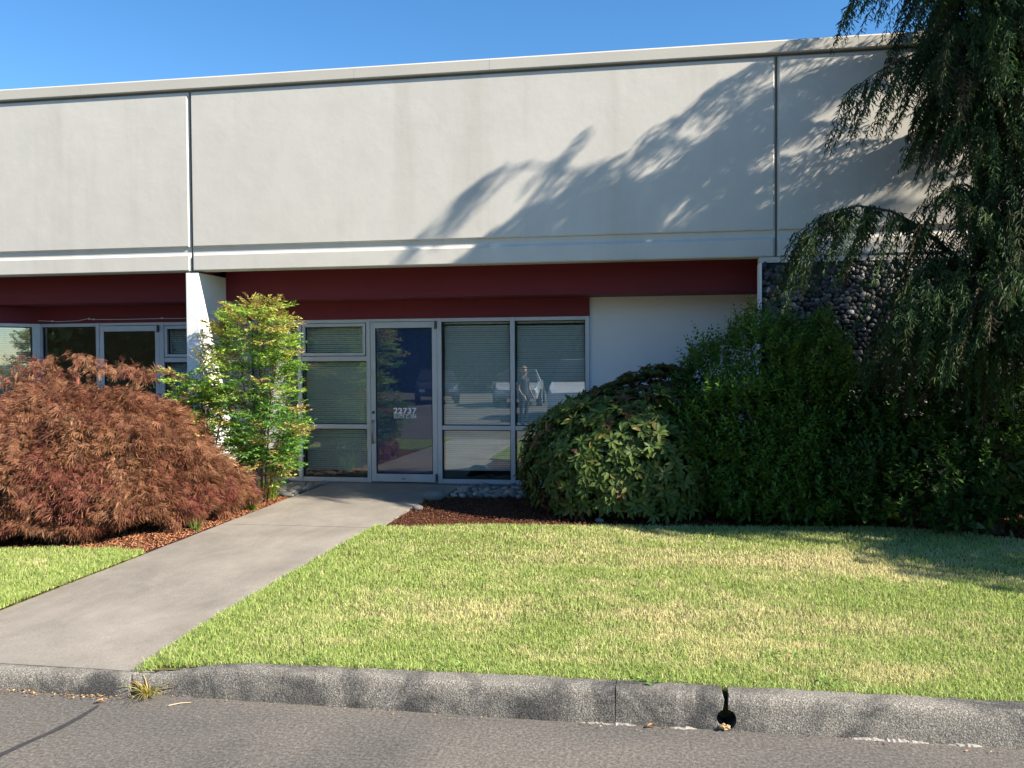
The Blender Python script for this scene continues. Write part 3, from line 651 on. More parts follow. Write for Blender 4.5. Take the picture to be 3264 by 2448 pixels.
# ---- red laceleaf maple: a low weeping dome
def maple():
    g = np.random.default_rng(101); c = np.array([-6.2, 8.62, .16]); R = np.array([1.66, 1.64, 1.40])
    root = tag(empty('japanese_maple', (c[0], c[1], .118)), 'low weeping dome of feathery red-brown maple leaves at the left lawn edge', 'maple')
    nn = 42000
    u = g.uniform(0, 2*np.pi, nn*2); v = g.uniform(-.12, 1, nn*2); ph = np.arcsin(v)
    dirs = np.stack([np.cos(u)*np.cos(ph), np.sin(u)*np.cos(ph), np.sin(ph)], 1); dirs = dirs[dirs[:, 1] < .42][:nn]; nn = len(dirs)
    az_ = np.arctan2(dirs[:, 1], dirs[:, 0]); hz = dirs[:, 2]
    lump = 1+.13*(vnoise(dirs[:, 0]*3+9, hz*3+dirs[:, 1]*2+7, 1.1)-.5)*2
    tier = vnoise(az_*9+20, hz*6+3, 1.0)*.6+vnoise(az_*22+5, hz*15+13, 1.0)*.4            # branch tiers that overlap like shingles
    off = .16*(tier-.5)+.02*g.normal(size=nn); dep = g.random(nn)**2.2*.22
    P = c+dirs*R*(lump+off-dep)[:, None]
    drop = g.random(nn)*.10; P[:, 2] -= drop; P[:, 2] = np.maximum(P[:, 2], .17+.20*vnoise(az_*14, az_*0+3, 1.0)+.06*g.random(nn))
    out = unit(dirs*np.array([1, 1, .15])); tang = np.stack([-np.sin(az_), np.cos(az_), 0*az_], 1)
    sway = (vnoise(az_*8+31, hz*7+2, 1.0)-.5)*2.4
    D = unit(out*.75+tang*sway[:, None]*.6+g.normal(0, .33, (nn, 3))+np.array([0, 0, -.55])*(1.1-.6*hz)[:, None])
    clus = vnoise(az_*6+3, hz*5+8, 1.0)*.75+g.random(nn)*.25
    pal = np.array([(.34, .12, .09), (.31, .135, .08), (.34, .165, .09), (.40, .205, .115), (.46, .255, .145)])
    idx = np.clip((clus*5+g.normal(0, .8, nn)).astype(int), 0, 4); col = pal[idx]*g.uniform(.75, 1.2, (nn, 1))
    gr = (dep > .06) & (g.random(nn) < .30); col[gr] = np.array([.21, .18, .055])*g.uniform(.7, 1.3, (gr.sum(), 1))
    # sprigs that stick out of the top
    sp = []
    for (x, y, Y, k_) in ((75, 795, 8.9, 60), (88, 775, 8.9, 40), (178, 768, 8.9, 45), (215, 790, 8.9, 45), (130, 800, 8.9, 60), (265, 790, 8.8, 60), (318, 800, 8.8, 60), (30, 815, 8.8, 60)):
        p = at(x, y, Y); sp.append((p, k_))
    P2 = np.concatenate([p+g.normal(0, 1, (k_, 3))*np.array([.10, .10, .035])+np.array([0, 0, -.03]) for p, k_ in sp]); D2_ = unit(g.normal(0, .6, (len(P2), 3))+np.array([0, -.1, -.45]))
    P = np.concatenate([P, P2]); D = np.concatenate([D, D2_]); col = np.concatenate([col, pick(pal, g, len(P2))]); nn = len(P)
    L = g.uniform(.07, .125, nn); D, S, Nn = frames(D, g, g.normal(0, .8, nn))
    # one leaf: seven thread-like lobes
    TV, TF = [], []
    for a, l in ((-1.1, .55), (-.6, .85), (-.22, 1.0), (.18, 1.05), (.62, .85), (1.05, .5)):
        k_ = len(TV); dx, dy = math.sin(a), math.cos(a); w = .023
        TV += [(0, 0, 0), (dx*l*.5-dy*w, dy*l*.5+dx*w, .02), (dx*l*.5+dy*w, dy*l*.5-dx*w, .02), (dx*l, dy*l, -.12*l)]; TF += [(k_, k_+2, k_+3), (k_, k_+3, k_+1)]
    base = np.array(root.location)
    V, Fc, cc = cloud(P-base, D, S, Nn, L, L, col, np.array(TV), np.array(TF))
    o = link('foliage', np_mesh('foliage', V, Fc, cc), M['leaf'], root); o['kind'] = 'stuff'
    # crooked trunk and arching limbs
    MB().tube([(0, 0, -.05), (.08, -.05, .25), (-.05, .05, .5), (.05, 0, .75)], [.075, .065, .055, .04], 9).build('trunk', M['bark'], root, smooth=True)
    for i in range(26):
        a = i*2.4; rr = .55+.45*g.random(); e = np.array([math.cos(a)*1.7*rr, math.sin(a)*1.4*rr-.1, .95-.5*rr])
        pts = [np.array([0, 0, .45]), e*.35+np.array([0, 0, .62]), e*.7+np.array([0, 0, .40]), e+np.array([0, 0, -.05])]
        MB().tube(pts, [.03, .022, .014, .005], 6).build('branch', M['twig'], root, smooth=True)
maple()

# ---- heavenly bamboo: canes with airy compound leaves
def nandina(name, label, foot, canes, fronds, seed, scale=1.0):
    g = np.random.default_rng(seed); root = tag(empty(name, foot), label, 'shrub'); base = np.array(foot)
    for (dx, dy, h) in canes:
        MB().tube([(dx*.15, dy*.15, -.02), (dx*.5, dy*.5, h*.45), (dx, dy, h)], [.012, .010, .005], 6).build('stem', M['twig'], root, smooth=True)
    P, D, Lf, C = [], [], [], []; rb = MB()
    for (bx, by, bz, dx, dy, dz, ln, pal) in fronds:
        b = np.array([bx, by, bz]); d = unit(np.array([dx, dy, dz], float)); tip = b+d*ln+np.array([0, 0, -.10*ln])
        rb.tube([b, (b+tip)/2+np.array([0, 0, .05*ln]), tip], [.0030, .0022, .0010], 4, cap=False)
        side = unit(np.cross(d, (0, 0, 1.0))); nb = max(4, int(ln/.055))
        for i in range(nb):
            t = .25+.75*i/(nb-1); q = b+d*(ln*t)+np.array([0, 0, .20*ln*t*(1-t)-.10*ln*t*t])
            for s in (-1, 1):
                bl = ln*.42*(1.15-t)+.05; bd = unit(d*.7+side*s*.85+np.array([0, 0, g.normal(.05, .25)]))
                nl = max(2, int(bl/.026))
                for j in range(nl):
                    for s2 in (-1, 1):
                        P.append(q+bd*(bl*(j+.6)/nl)); D.append(unit(bd*.7+np.cross(bd, (0, 0, 1.0))*s2*.7+g.normal(0, .25, 3)+np.array([0, 0, -.1]))); C.append(pal); Lf.append(g.uniform(.034, .058)*scale)
                P.append(q+bd*bl); D.append(bd+g.normal(0, .2, 3)); C.append(pal); Lf.append(.048*scale)
    P = np.array(P); D = np.array(D); Lf = np.array(Lf); n = len(P)
    pals = [np.array([(.42, .44, .09), (.46, .38, .10), (.40, .22, .11), (.36, .44, .08)]), np.array([(.28, .45, .065), (.38, .50, .08), (.21, .38, .06)]), np.array([(.12, .28, .045), (.16, .34, .055), (.10, .23, .05)])]
    col = np.stack([pals[c][g.integers(0, len(pals[c]))]*g.uniform(.8, 1.2) for c in C])
    D, S, Nn = frames(D, g, g.normal(0, .6, n))
    V, Fc, cc = cloud(P, D, S, Nn, Lf, Lf*.36, col, SLIM_V, SLIM_F)
    o = link('foliage', np_mesh('foliage', V, Fc, cc), M['leaf'], root); o['kind'] = 'stuff'
    rb.build('leaf_stalks', M['twig'], root)['kind'] = 'stuff'
g = np.random.default_rng(5)
F = []
NB = np.array([-4.63, 9.75, .12])
def mapF(x, y, Y, dx, dz, ln, pal, dy=None):
    p = at(x, y, Y)-NB; F.append((p[0], p[1], p[2], dx, g.uniform(-.8, .3) if dy is None else dy, dz, ln, pal))
# crown outline read off the picture: (y, left x, right x)
prof = [(688, 505, 600), (720, 480, 605), (760, 470, 625), (800, 470, 645), (840, 445, 645), (880, 450, 650), (920, 470, 650), (950, 510, 640), (980, 530, 620), (1005, 545, 605)]
for (y, xl, xr) in prof:
    for k_ in range(44):
        t = g.random(); x = xl+(xr-xl)*(.10+.78*t)+g.normal(0, 6); Y = 9.75+g.uniform(-.42, .35)
        pal = 0 if y < 730 else (1 if y < 860 else 2)
        if g.random() < .35: pal = min(2, pal+1)
        if y >= 760 and g.random() < .18: pal = 0
        mapF(x, y+g.uniform(-12, 18), Y, (t-.5)*2.2+g.normal(0, .3), g.uniform(-.25, .5) if y > 800 else g.uniform(.0, .8), g.uniform(.16, .30), pal)
for (x, y, dx, dz) in ((540, 690, -1, .6), (560, 690, .3, .9), (590, 700, 1, .35), (600, 705, 1, .15), (515, 735, -1, .5), (500, 760, -1, .35)):
    mapF(x, y, 9.7, dx, dz, .28, 0, -.1)
nandina('nandina_shrub', 'tall airy green bamboo-like shrub with yellow and reddish tips before the white fin wall', NB, [(-.25, .0, 1.7), (.0, .05, 2.1), (.2, -.05, 1.75), (.35, .05, 1.4), (-.4, -.1, 1.3), (.1, -.2, 1.5), (-.1, .2, 1.9)], F, 55)
F = []; NB = np.array([-5.15, 9.35, .12])
for k_ in range(120):
    mapF(g.uniform(378, 505), g.uniform(812, 985), 9.45+g.uniform(-.25, .25), g.normal(0, .8), g.uniform(-.1, .8), g.uniform(.14, .24), int(g.integers(0, 3)) if g.random() < .6 else 1)
for (x, y, dx, dz) in ((435, 800, .1, 1.2), (390, 815, -1, .4), (378, 812, -1, .3), (460, 805, .3, .8)): mapF(x, y, 9.3, dx, dz, .24, 0, -.1)
nandina('nandina_shrub', 'small airy green shrub between the red maple and the foot of the fin wall', NB, [(-.3, 0, 1.35), (0, 0, 1.4), (.25, .05, 1.3), (.1, -.1, 1.15)], F, 56)

# ---- strap-leaved clumps beside the walk
def tuft(name, label, foot, n, ln, wid, seed, pal, cat='plant', lean=.9, group=None):
    g = np.random.default_rng(seed); root = tag(empty(name, foot), label, cat, group); V = []; Fc = []; C = []
    for i in range(n):
        a = g.uniform(0, 6.283); l = ln*g.uniform(.55, 1.1); w = wid*g.uniform(.7, 1.2); r0 = g.random()*.06*ln/.3; b = np.array([math.cos(a)*r0, math.sin(a)*r0, -.005]); le = lean*g.uniform(.3, 1.2)
        d = np.array([math.cos(a), math.sin(a), 0]); s = np.array([-d[1], d[0], 0]); k_ = len(V); c = pal[g.integers(0, len(pal))]; c = np.array(c)*g.uniform(.8, 1.2)
        for j in range(5):
            t = j/4; p = b+d*(l*le*.75*t**1.5)+np.array([0, 0, l*(t-.42*le*t*t*1.1)]); ww = w*(1-t**2)*.5+.0006
            p[2] = max(p[2], .004)
            V += [p-s*ww, p+s*ww]; C += [c, c]
            if j < 4: q = k_+2*j; Fc.append((q, q+1, q+3, q+2))
    o = link('blades', np_mesh('blades', V, Fc, np.array(C)), M['grass'], root); o['kind'] = 'stuff'
    return root
LG = [(.20, .34, .04), (.28, .40, .06), (.14, .26, .035), (.36, .40, .08)]
tuft('daylily_clump', 'bright green strap-leaved clump on red mulch beside the stone strip', tuple(gz(585, 1078, .118)), 90, .42, .015, 1, LG)
tuft('daylily_clump', 'green strap-leaved clump half under the red maple, beside the walk', tuple(gz(545, 1103, .118)), 50, .30, .012, 2, [(.12, .22, .04), (.2, .3, .06), (.34, .36, .10)])
tuft('grass_tuft', 'thin green grass tuft under the red maple where the walk joint lies', (-4.52, 8.05, .118), 26, .22, .008, 3, [(.10, .2, .03), (.16, .26, .05)])
tuft('dry_weed', 'straw-yellow dried weed growing at the broken kerb corner', tuple(gz(322, 1504, 0)), 95, .15, .0075, 4, [(.55, .42, .14), (.62, .50, .20), (.42, .32, .10), (.40, .45, .10)], 'weed', 1.25)
tuft('kerb_weed', 'small yellow-green sprig against the kerb beside the dried weed', tuple(gz(348, 1496, 0)+np.array([.01, -.012, 0])), 9, .085, .007, 5, [(.42, .46, .08), (.3, .4, .06)], 'weed', .5)

# ---- rhododendron: dome of leaf rosettes
def dome_dirs(g, n, zmin=-.15, ymax=.35):
    d = unit(g.normal(size=(n*4, 3))); d = d[(d[:, 2] > zmin) & (d[:, 1] < ymax)]; return d[:n]
def rosettes(C, dirs, g, nl, L0, spread, Wr, lift):
    n = len(C); m = nl; a = np.tile(np.arange(m)*2*np.pi/m, n)+np.repeat(g.uniform(0, 6.28, n), m)+g.normal(0, .15, n*m)
    dd = np.repeat(dirs, m, 0); ref = np.where(np.abs(dd[:, 2:3]) < .9, np.array([[0, 0, 1.0]]), np.array([[1.0, 0, 0]])); A = unit(np.cross(dd, ref)); Bv = np.cross(dd, A)
    rdl = A*np.cos(a)[:, None]+Bv*np.sin(a)[:, None]; el = g.normal(lift, spread, (n*m, 1))
    D = unit(rdl+dd*el+np.array([0, 0, .05])); P = np.repeat(C, m, 0)+rdl*.008
    L = L0*g.uniform(.75, 1.2, n*m); W = L*Wr*g.uniform(.85, 1.15, n*m)
    # normals close to the rosette axis
    Nn = unit(dd-D*(dd*D).sum(1, keepdims=True)); S = np.cross(D, Nn)
    return P, D, S, Nn, L, W
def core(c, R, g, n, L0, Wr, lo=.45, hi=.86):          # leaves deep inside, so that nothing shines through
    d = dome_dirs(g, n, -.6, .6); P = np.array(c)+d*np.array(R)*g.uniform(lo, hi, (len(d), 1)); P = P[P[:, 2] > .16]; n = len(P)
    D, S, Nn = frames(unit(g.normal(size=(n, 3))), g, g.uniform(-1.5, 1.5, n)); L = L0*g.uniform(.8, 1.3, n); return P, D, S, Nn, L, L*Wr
def join(a, b): return [np.concatenate([p, q]) for p, q in zip(a, b)]
def rhodo():
    g = np.random.default_rng(201); c = np.array([-.42, 9.72, .62]); R = np.array([1.02, .85, 1.02])
    root = tag(empty('rhododendron', (c[0], c[1], .118)), 'rounded rhododendron with leathery rosettes before the right end of the shop window', 'shrub')
    d = dome_dirs(g, 1350, -.52, .5); n = len(d)
    lump = 1+.12*(vnoise(d[:, 0]*2+5, d[:, 2]*2+d[:, 1]+3, 1.4)-.5)*2+g.normal(0, .02, n)
    C = c+d*R*lump[:, None]; k = C[:, 2] > .20; C = C[k]; d = d[k]
    C[:, 0] += .35*np.clip(C[:, 2]-.9, 0, 1)            # leans toward the neighbours
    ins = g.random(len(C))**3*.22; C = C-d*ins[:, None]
    P, D, S, Nn, L, W = rosettes(C, unit(d+np.array([0, 0, .35])), g, 8, .105, .25, .36, .25)
    nn = len(P); col = pick([(.075, .125, .026), (.095, .15, .032), (.12, .17, .04), (.08, .13, .03)], g, nn)
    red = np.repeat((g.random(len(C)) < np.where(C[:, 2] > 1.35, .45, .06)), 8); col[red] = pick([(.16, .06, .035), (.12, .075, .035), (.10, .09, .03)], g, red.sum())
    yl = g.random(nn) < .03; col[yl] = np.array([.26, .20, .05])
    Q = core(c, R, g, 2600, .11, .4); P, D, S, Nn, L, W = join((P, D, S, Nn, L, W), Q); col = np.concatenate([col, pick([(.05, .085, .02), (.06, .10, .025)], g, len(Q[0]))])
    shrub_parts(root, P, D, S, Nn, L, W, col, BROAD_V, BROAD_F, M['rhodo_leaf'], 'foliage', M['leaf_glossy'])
    stems(root, C[g.choice(len(C), 24, replace=False)]-0, (c[0], c[1], .10), .02, 3, 'branch')
rhodo()

# ---- tall leafy shrub (opposite leaves on upright shoots)
def shoots(C, d, g, nodes, step, L0, Wr):
    P, D = [], []; n = len(C)
    ax = unit(d*.55+np.array([0, 0, .85])+g.normal(0, .22, (n, 3))); A = unit(np.cross(ax, g.normal(size=(n, 3)))); Bv = np.cross(ax, A); Ls = []
    for j in range(nodes):
        q = C+ax*(step*j); s = A if j % 2 else Bv; l = L0*(1-.5*j/nodes)
        for sg in (-1, 1): P.append(q); D.append(s*sg*.9+ax*.65+g.normal(0, .15, (n, 3))); Ls.append(np.full(n, l))
    P.append(C+ax*(step*nodes)); D.append(ax+0*A); Ls.append(np.full(n, L0*.5))
    P = np.concatenate(P); D = np.concatenate(D); L = np.concatenate(Ls)*g.uniform(.75, 1.25, len(P))
    D, S, Nn = frames(D, g, g.normal(0, .3, len(P))); return P, D, S, Nn, L, L*Wr
def leafy(name, label, c, R, seed, nsh, mat, pal, L0, Wr, outline=None, zmin=-.4, hl=None, nodes=4):
    g = np.random.default_rng(seed); c = np.array(c); R = np.array(R)
    root = tag(empty(name, (c[0], c[1], .118)), label, 'shrub')
    d = dome_dirs(g, nsh, zmin, .5); n = len(d)
    lump = 1+.20*(vnoise(d[:, 0]*2.3+seed, d[:, 2]*2.3+d[:, 1]+3, 1.6)-.5)*2+g.normal(0, .03, n)
    C = c+d*R*lump[:, None]; k = C[:, 2] > .16; C = C[k]; d = d[k]
    if outline is not None: k = outline(C); C = C[k]; d = d[k]
    C = C-d*(g.random(len(C))**2*.28)[:, None]
    P, D, S, Nn, L, W = shoots(C, d, g, nodes, .034, L0, Wr)
    P, D, S, Nn, L, W = join((P, D, S, Nn, L, W), core(c, R, g, 2600, L0*1.2, Wr))
    col = pick(pal, g, len(P))
    if hl is not None:
        for (p, r, cc) in hl: k = np.linalg.norm(P-np.array(p), axis=1) < r; k &= g.random(len(P)) < .8; col[k] = np.array(cc)*g.uniform(.8, 1.2, (k.sum(), 1))
    k = P[:, 1] < 10.02; P, D, S, Nn, L, W, col = P[k], D[k], S[k], Nn[k], L[k], W[k], col[k]
    shrub_parts(root, P, D, S, Nn, L, W, col, BROAD_V, BROAD_F, mat, 'foliage', M['leaf_glossy'])
    stems(root, C[g.choice(len(C), 26, replace=False)], (c[0], c[1], .10), .018, seed, 'branch')
leafy('leafy_shrub', 'tall loose green shrub with small pointed leaves in front of the pebble wall', (1.18, 9.60, .78), (1.16, .74, 1.32), 301, 1900, M['shrub_leaf'], [(.085, .175, .028), (.11, .21, .034), (.14, .25, .04), (.075, .15, .025)], .075, .46, hl=[((1.35, 9.1, 1.75), .22, (.16, .24, .03)), ((1.5, 9.2, 1.6), .2, (.12, .2, .03))], nodes=5)
leafy('leafy_shrub', 'dense dark green shrub filling the gap between the rhododendron and the laurel', (1.35, 9.45, .55), (1.15, .72, .95), 302, 1050, M['shrub_leaf'], [(.065, .14, .025), (.08, .17, .03), (.10, .19, .033)], .08, .46)
leafy('laurel_hedge', 'dark broad-leaved laurel under the weeping cedar at the lawn edge', (2.95, 9.2, .62), (1.40, .74, .98), 303, 1600, M['laurel_leaf'], [(.04, .09, .02), (.055, .115, .024), (.07, .14, .027)], .095, .44, hl=[((2.2, 8.7, .35), .16, (.15, .22, .03)), ((3.1, 8.6, .6), .2, (.13, .2, .03))], nodes=4)

# ---- weeping cedars
def cedar(name, label, foot, height, seed, limbs, dens=1.0, spray=1.0):
    g = np.random.default_rng(seed); root = tag(empty(name, foot), label, 'tree')
    tp = [(0, 0, -.1), (.03, 0, height*.3), (-.04, .03, height*.65), (.02, 0, height*.9), (.10, -.05, height)]
    MB().tube(tp, [.17, .13, .085, .04, .012], 12).build('trunk', M['bark'], root, smooth=True)
    SP, SL, SO = [], [], []
    for (h, az, ln, rise, droop, n) in limbs:
        d = np.array([math.cos(az), math.sin(az), 0]); s = np.array([-d[1], d[0], 0]); pts = []
        for j in range(7):
            t = j/6; pts.append(np.array([0, 0, h])+d*ln*t+np.array([0, 0, rise*math.sin(t*math.pi*.75)-droop*t**2.4]))
        r0 = .006+.009*ln
        MB().tube(pts, [r0*(1-.85*j/6) for j in range(7)], 6).build('limb', M['bark'], root, smooth=True)
        pts = np.array(pts); m = int(n*dens)
        for q in range(m):
            t = g.random()**.8; i = min(5, int(t*6)); f = t*6-i; p = pts[i]*(1-f)+pts[i+1]*f
            lat = g.normal(0, .13+.10*(1-abs(t-.55)))*min(1, ln); p = p+s*lat+np.array([0, 0, -abs(lat)*.35])
            SP.append(p); SL.append((.28+.55*g.random())*min(1.15, .55+ln*.42)*(1.15-.45*t)); SO.append(unit(d*.22+s*np.sign(lat)*.10+g.normal(0, .05, 3)))
        for q in range(int(m*.8)):                       # short sprays that clothe the limb itself
            t = .12+.9*g.random(); t = min(t, .999); i = int(t*6); f = t*6-i; p = pts[i]*(1-f)+pts[i+1]*f+s*g.normal(0, .03)+np.array([0, 0, .025])
            SP.append(p); SL.append(g.uniform(.07, .22)); SO.append(unit(d*.9+s*g.normal(0, .8)))
    SP = np.array(SP); SL = np.array(SL); SO = np.array(SO); SO[:, 2] = 0
    P, D, L, C = [], [], [], []
    ns = len(SP); step = .040/spray; tone = g.random(ns)
    pal = np.array([(.026, .060, .020), (.036, .078, .024), (.050, .10, .026), (.045, .060, .022), (.065, .055, .026)])
    base_c = pal[np.clip((tone*4.3).astype(int), 0, 4)]
    maxn = int(SL.max()/step)+1
    for j in range(maxn):
        z = j*step; k = SL > z
        if not k.any(): break
        t = (z/SL)[k]; q = SP[k]+SO[k]*(t*.5*SL[k])[:, None]+np.array([0, 0, -1.0])*(z)+g.normal(0, .006, (k.sum(), 3)); nk = len(q)
        plane = g.uniform(0, 6.28, nk) if j == 0 else None
        ang = (tone[k]*40)[:, None]; A = np.concatenate([np.cos(ang), np.sin(ang), 0*ang], 1)
        ll = (.085*(1-.55*t)+.02)*g.uniform(.7, 1.25, nk)
        for sg in (-1, 1):
            dd = unit(A*sg*.75+np.array([0, 0, -.85])+g.normal(0, .18, (nk, 3)))
            P.append(q); D.append(dd); L.append(ll); C.append(base_c[k])
            for f, s2 in ((.35, 1), (.6, -1)):
                P.append(q+dd*(ll*f)[:, None]); D.append(unit(dd*.8+g.normal(0, .45, (nk, 3))+np.array([0, 0, -.25]))); L.append(ll*.55); C.append(base_c[k])
        P.append(q); D.append(unit(np.array([0, 0, -1.0])+SO[k]*.3)); L.append(np.full(nk, step*1.7)); C.append(base_c[k]*.9)
    P = np.concatenate(P); D = np.concatenate(D); L = np.concatenate(L); C = np.concatenate(C)*g.uniform(.75, 1.25, (len(P), 1))
    D, S, Nn = frames(D, g, g.uniform(-1.6, 1.6, len(P)))
    V, Fc, cc = cloud(P, D, S, Nn, L, np.clip(L*.17, .0065, .0115)/spray**.7, C, SLIM_V, SLIM_F)
    o = link('crown', np_mesh('crown', V, Fc, cc), M['cedar'], root); o['kind'] = 'stuff'
    return len(Fc)
def limb_set(g, h0, h1, n, len0, len1, strands, az0=None):
    out = []
    for i in range(n):
        t = i/(n-1); h = h0+(h1-h0)*t; az = (az0 or 0)+i*2.39996+g.normal(0, .2); ln = (len0+(len1-len0)*t)*g.uniform(.72, 1.2)
        ln *= 1-.60*max(0, -math.cos(az))-.45*max(0, math.cos(az))*(h > 4); out.append((h, az, ln, .22*ln, .34*ln, int(strands*ln+6)))
    return out
g = np.random.default_rng(77)
CA = np.array([3.05, 9.05, .118]); PI = math.pi
lim = limb_set(g, 3.9, 5.5, 24, 1.35, 1.30, 24)+limb_set(g, 5.5, 6.5, 8, 1.25, .6, 20)
lim += [(2.32, PI+.22, 1.86, .80, .06, 70), (2.3, PI+.75, 1.35, .35, .30, 40), (4.6, PI+.05, 1.30, .05, .46, 30), (5.5, PI+.1, 1.15, .3, .35, 36), (6.1, PI+.35, 1.1, .3, .3, 26),
        (6.0, PI+.75, .85, 1.15, -.15, 16), (6.1, PI+1.15, 1.0, .45, .35, 34), (5.9, PI+1.5, 1.12, .35, .35, 34), (6.2, -.9, 1.0, .5, .2, 14)]
for q in range(9): lim.append((1.95+.07*q, PI+.55+q*.26, 1.25+.25*(q % 2), .28, .22, 40))
for q in range(5): lim.append((2.9+.2*q, PI+1.2+q*.5, 1.0, .25, .25, 24))
for q in range(14): lim.append((2.75+.19*q, 1.5*PI+.75*_s(q*2.3), .42+.2*(q % 3), .15, .12, 30))
for q in range(9): lim.append((2.05+.09*q, PI+.7+q*.24, .95+.3*(q % 2), .22, .15, 34))
n1 = cedar('weeping_cedar', 'weeping cedar whose dark drooping branches hang before the pebble wall', CA, 6.45, 401, lim, 1.0, 1.0)
lim2 = limb_set(np.random.default_rng(78), 2.0, 6.0, 15, 2.35, 2.0, 14)+limb_set(np.random.default_rng(79), 6.3, 8.6, 9, 1.7, .5, 13)
for q in range(13): lim2.append((1.7+.15*q, PI+.15+q*.17, 2.3+.5*(q % 2), .35, .35, 56))
n2 = cedar('weeping_cedar', 'second weeping cedar, taller and beyond the first, its drooping tips against the sky', (6.5, 8.35, .118), 9.0, 402, lim2, .85, .72)

# ---- lawn grass
def grass(name, poly, boxes, par, seed):
    g = np.random.default_rng(seed); X, Y = [], []
    for (x0, x1, y0, y1, n) in boxes: X.append(g.uniform(x0, x1, n)); Y.append(g.uniform(y0, y1, n))
    x = np.concatenate(X); y = np.concatenate(Y); jit = .012
    k = inside(x+g.normal(0, jit, len(x)), y+g.normal(0, jit, len(x)), poly); x = x[k]; y = y[k]; n = len(x)
    dry = vnoise(x+3, y+11, .8)*.32+vnoise(x*.7+40, y*1.6+7, 2.3)*.34+vnoise(x+9, y, 9.0)*.34
    dry += .48*np.exp(-(((x-1.45)/.8)**2+((y-7.3)/.5)**2))+.16*np.exp(-(((x-.1)/1.1)**2+((y-6.1)/.8)**2))
    edge = np.exp(-np.maximum(0, y-4.46)/.16)+np.exp(-np.abs(x+2.76)/.14)*(x > -2.9)+np.exp(-np.abs(x+4.44)/.16)*(x < -4.3)
    edge = np.clip(edge, 0, 1); dry = dry-.30*edge-.10*np.exp(-np.maximum(0, x+2.76)/.9)*(x > -2.8)-.04*(x < -4)
    L = g.uniform(.018, .040, n)*(.75+.5*vnoise(x+5, y+3, 7.0))*(1+.9*edge*g.random(n)); w = g.uniform(.0028, .0048, n)*(1+.10*(y-4.4))
    a = g.uniform(0, 6.283, n); le = np.abs(g.normal(.45, .30, n))+.35*edge*g.random(n)
    d = np.stack([np.cos(a), np.sin(a), 0*a], 1); b = g.uniform(0, 6.283, n); s = np.stack([np.cos(b), np.sin(b), 0*b], 1)
    z0 = lawn_z(x, y)+.010*(vnoise(x, y, 2.5)-.5)
    P0 = np.stack([x, y, z0], 1); P1 = P0+d*(L*.28*le)[:, None]; P1[:, 2] += L*.55; P2 = P0+d*(L*.95*le)[:, None]; P2[:, 2] += L*np.maximum(.35, 1-.35*le)
    V = np.stack([P0-s*w[:, None]*.5, P0+s*w[:, None]*.5, P1-s*w[:, None]*.42, P1+s*w[:, None]*.42, P2], 1).reshape(-1, 3)
    Fc = (np.arange(n)[:, None, None]*5+np.array([(0, 1, 3), (0, 3, 2), (2, 3, 4)])[None]).reshape(-1, 3)
    tt = np.clip((dry-.41)*2.4+g.normal(0, .20, n), 0, 1)[:, None]
    green = np.array([.37, .47, .135]); yell = np.array([.68, .63, .32]); c = green*(1-tt)+yell*tt
    straw = g.random(n) < (.05+.14*tt[:, 0]); c[straw] = np.array([.70, .60, .36])
    c *= g.uniform(.75, 1.22, (n, 1))
    o = link(name, np_mesh(name, V, Fc, np.repeat(c, 5, 0)), M['grass'], par); o['kind'] = 'stuff'; return n
ng = grass('grass_blades', lawn_R, [(-2.8, 2.6, 4.44, 5.4, 88000), (-2.8, 3.0, 5.4, 7.0, 92000), (-2.8, 3.9, 7.0, 9.1, 82000), (2.6, 6.5, 4.44, 8.5, 26000)], lawnR, 501)
ng += grass('grass_blades', [(-2.84, 4.37), (-2.72, 4.37), (-2.72, 8.4), (-2.79, 8.4)], [(-2.84, -2.72, 4.37, 8.4, 9000)], lawnR, 503)
ng += grass('grass_blades', [(-4.47, 4.5), (-4.38, 4.5), (-4.40, 6.98), (-4.47, 6.98)], [(-4.47, -4.38, 4.5, 7.0, 6000)], lawnL, 504)
ng += grass('grass_blades', lawn_L, [(-6.3, -4.4, 4.9, 7.2, 44000), (-7.5, -6.3, 4.6, 7.2, 8000)], lawnL, 502)
# broad-leaved weeds in the lawn
for i, (x, y, lab) in enumerate([(990, 1440, 'broad-leaved weed in the lawn right behind the kerb, left of the first crack'), (675, 1425, 'small leafy weed at the kerb edge near the walk'), (1400, 1476, 'green clover weed against the kerb between the two cracks'), (1690, 1418, 'dark green weed rosette out in the sunny lawn'), (1385, 1290, 'light green weed in the middle of the lawn'), (1790, 1480, 'leafy weed at the lawn edge right of the drain hole')]):
    p = gz(x, y, LZ+.01); g = np.random.default_rng(600+i); root = tag(empty('lawn_weed', (p[0], p[1], LZ-.01)), lab, 'weed', 'weeds in the lawn')
    n = 22; a = g.uniform(0, 6.28, n); D = np.stack([np.cos(a), np.sin(a), g.uniform(.15, .7, n)], 1); P = g.normal(0, .035, (n, 3)); P[:, 2] = np.abs(P[:, 2])+.015
    D, S, Nn = frames(D, g); L = g.uniform(.022, .038, n); P[:, 2] *= .5
    V, Fc, c = cloud(P, D, S, Nn, L, L*.5, pick([(.16, .32, .05), (.22, .38, .07), (.12, .25, .04)], g, n), BROAD_V, BROAD_F)
    link('leaves', np_mesh('leaves', V, Fc, c, True), M['leaf'], root)
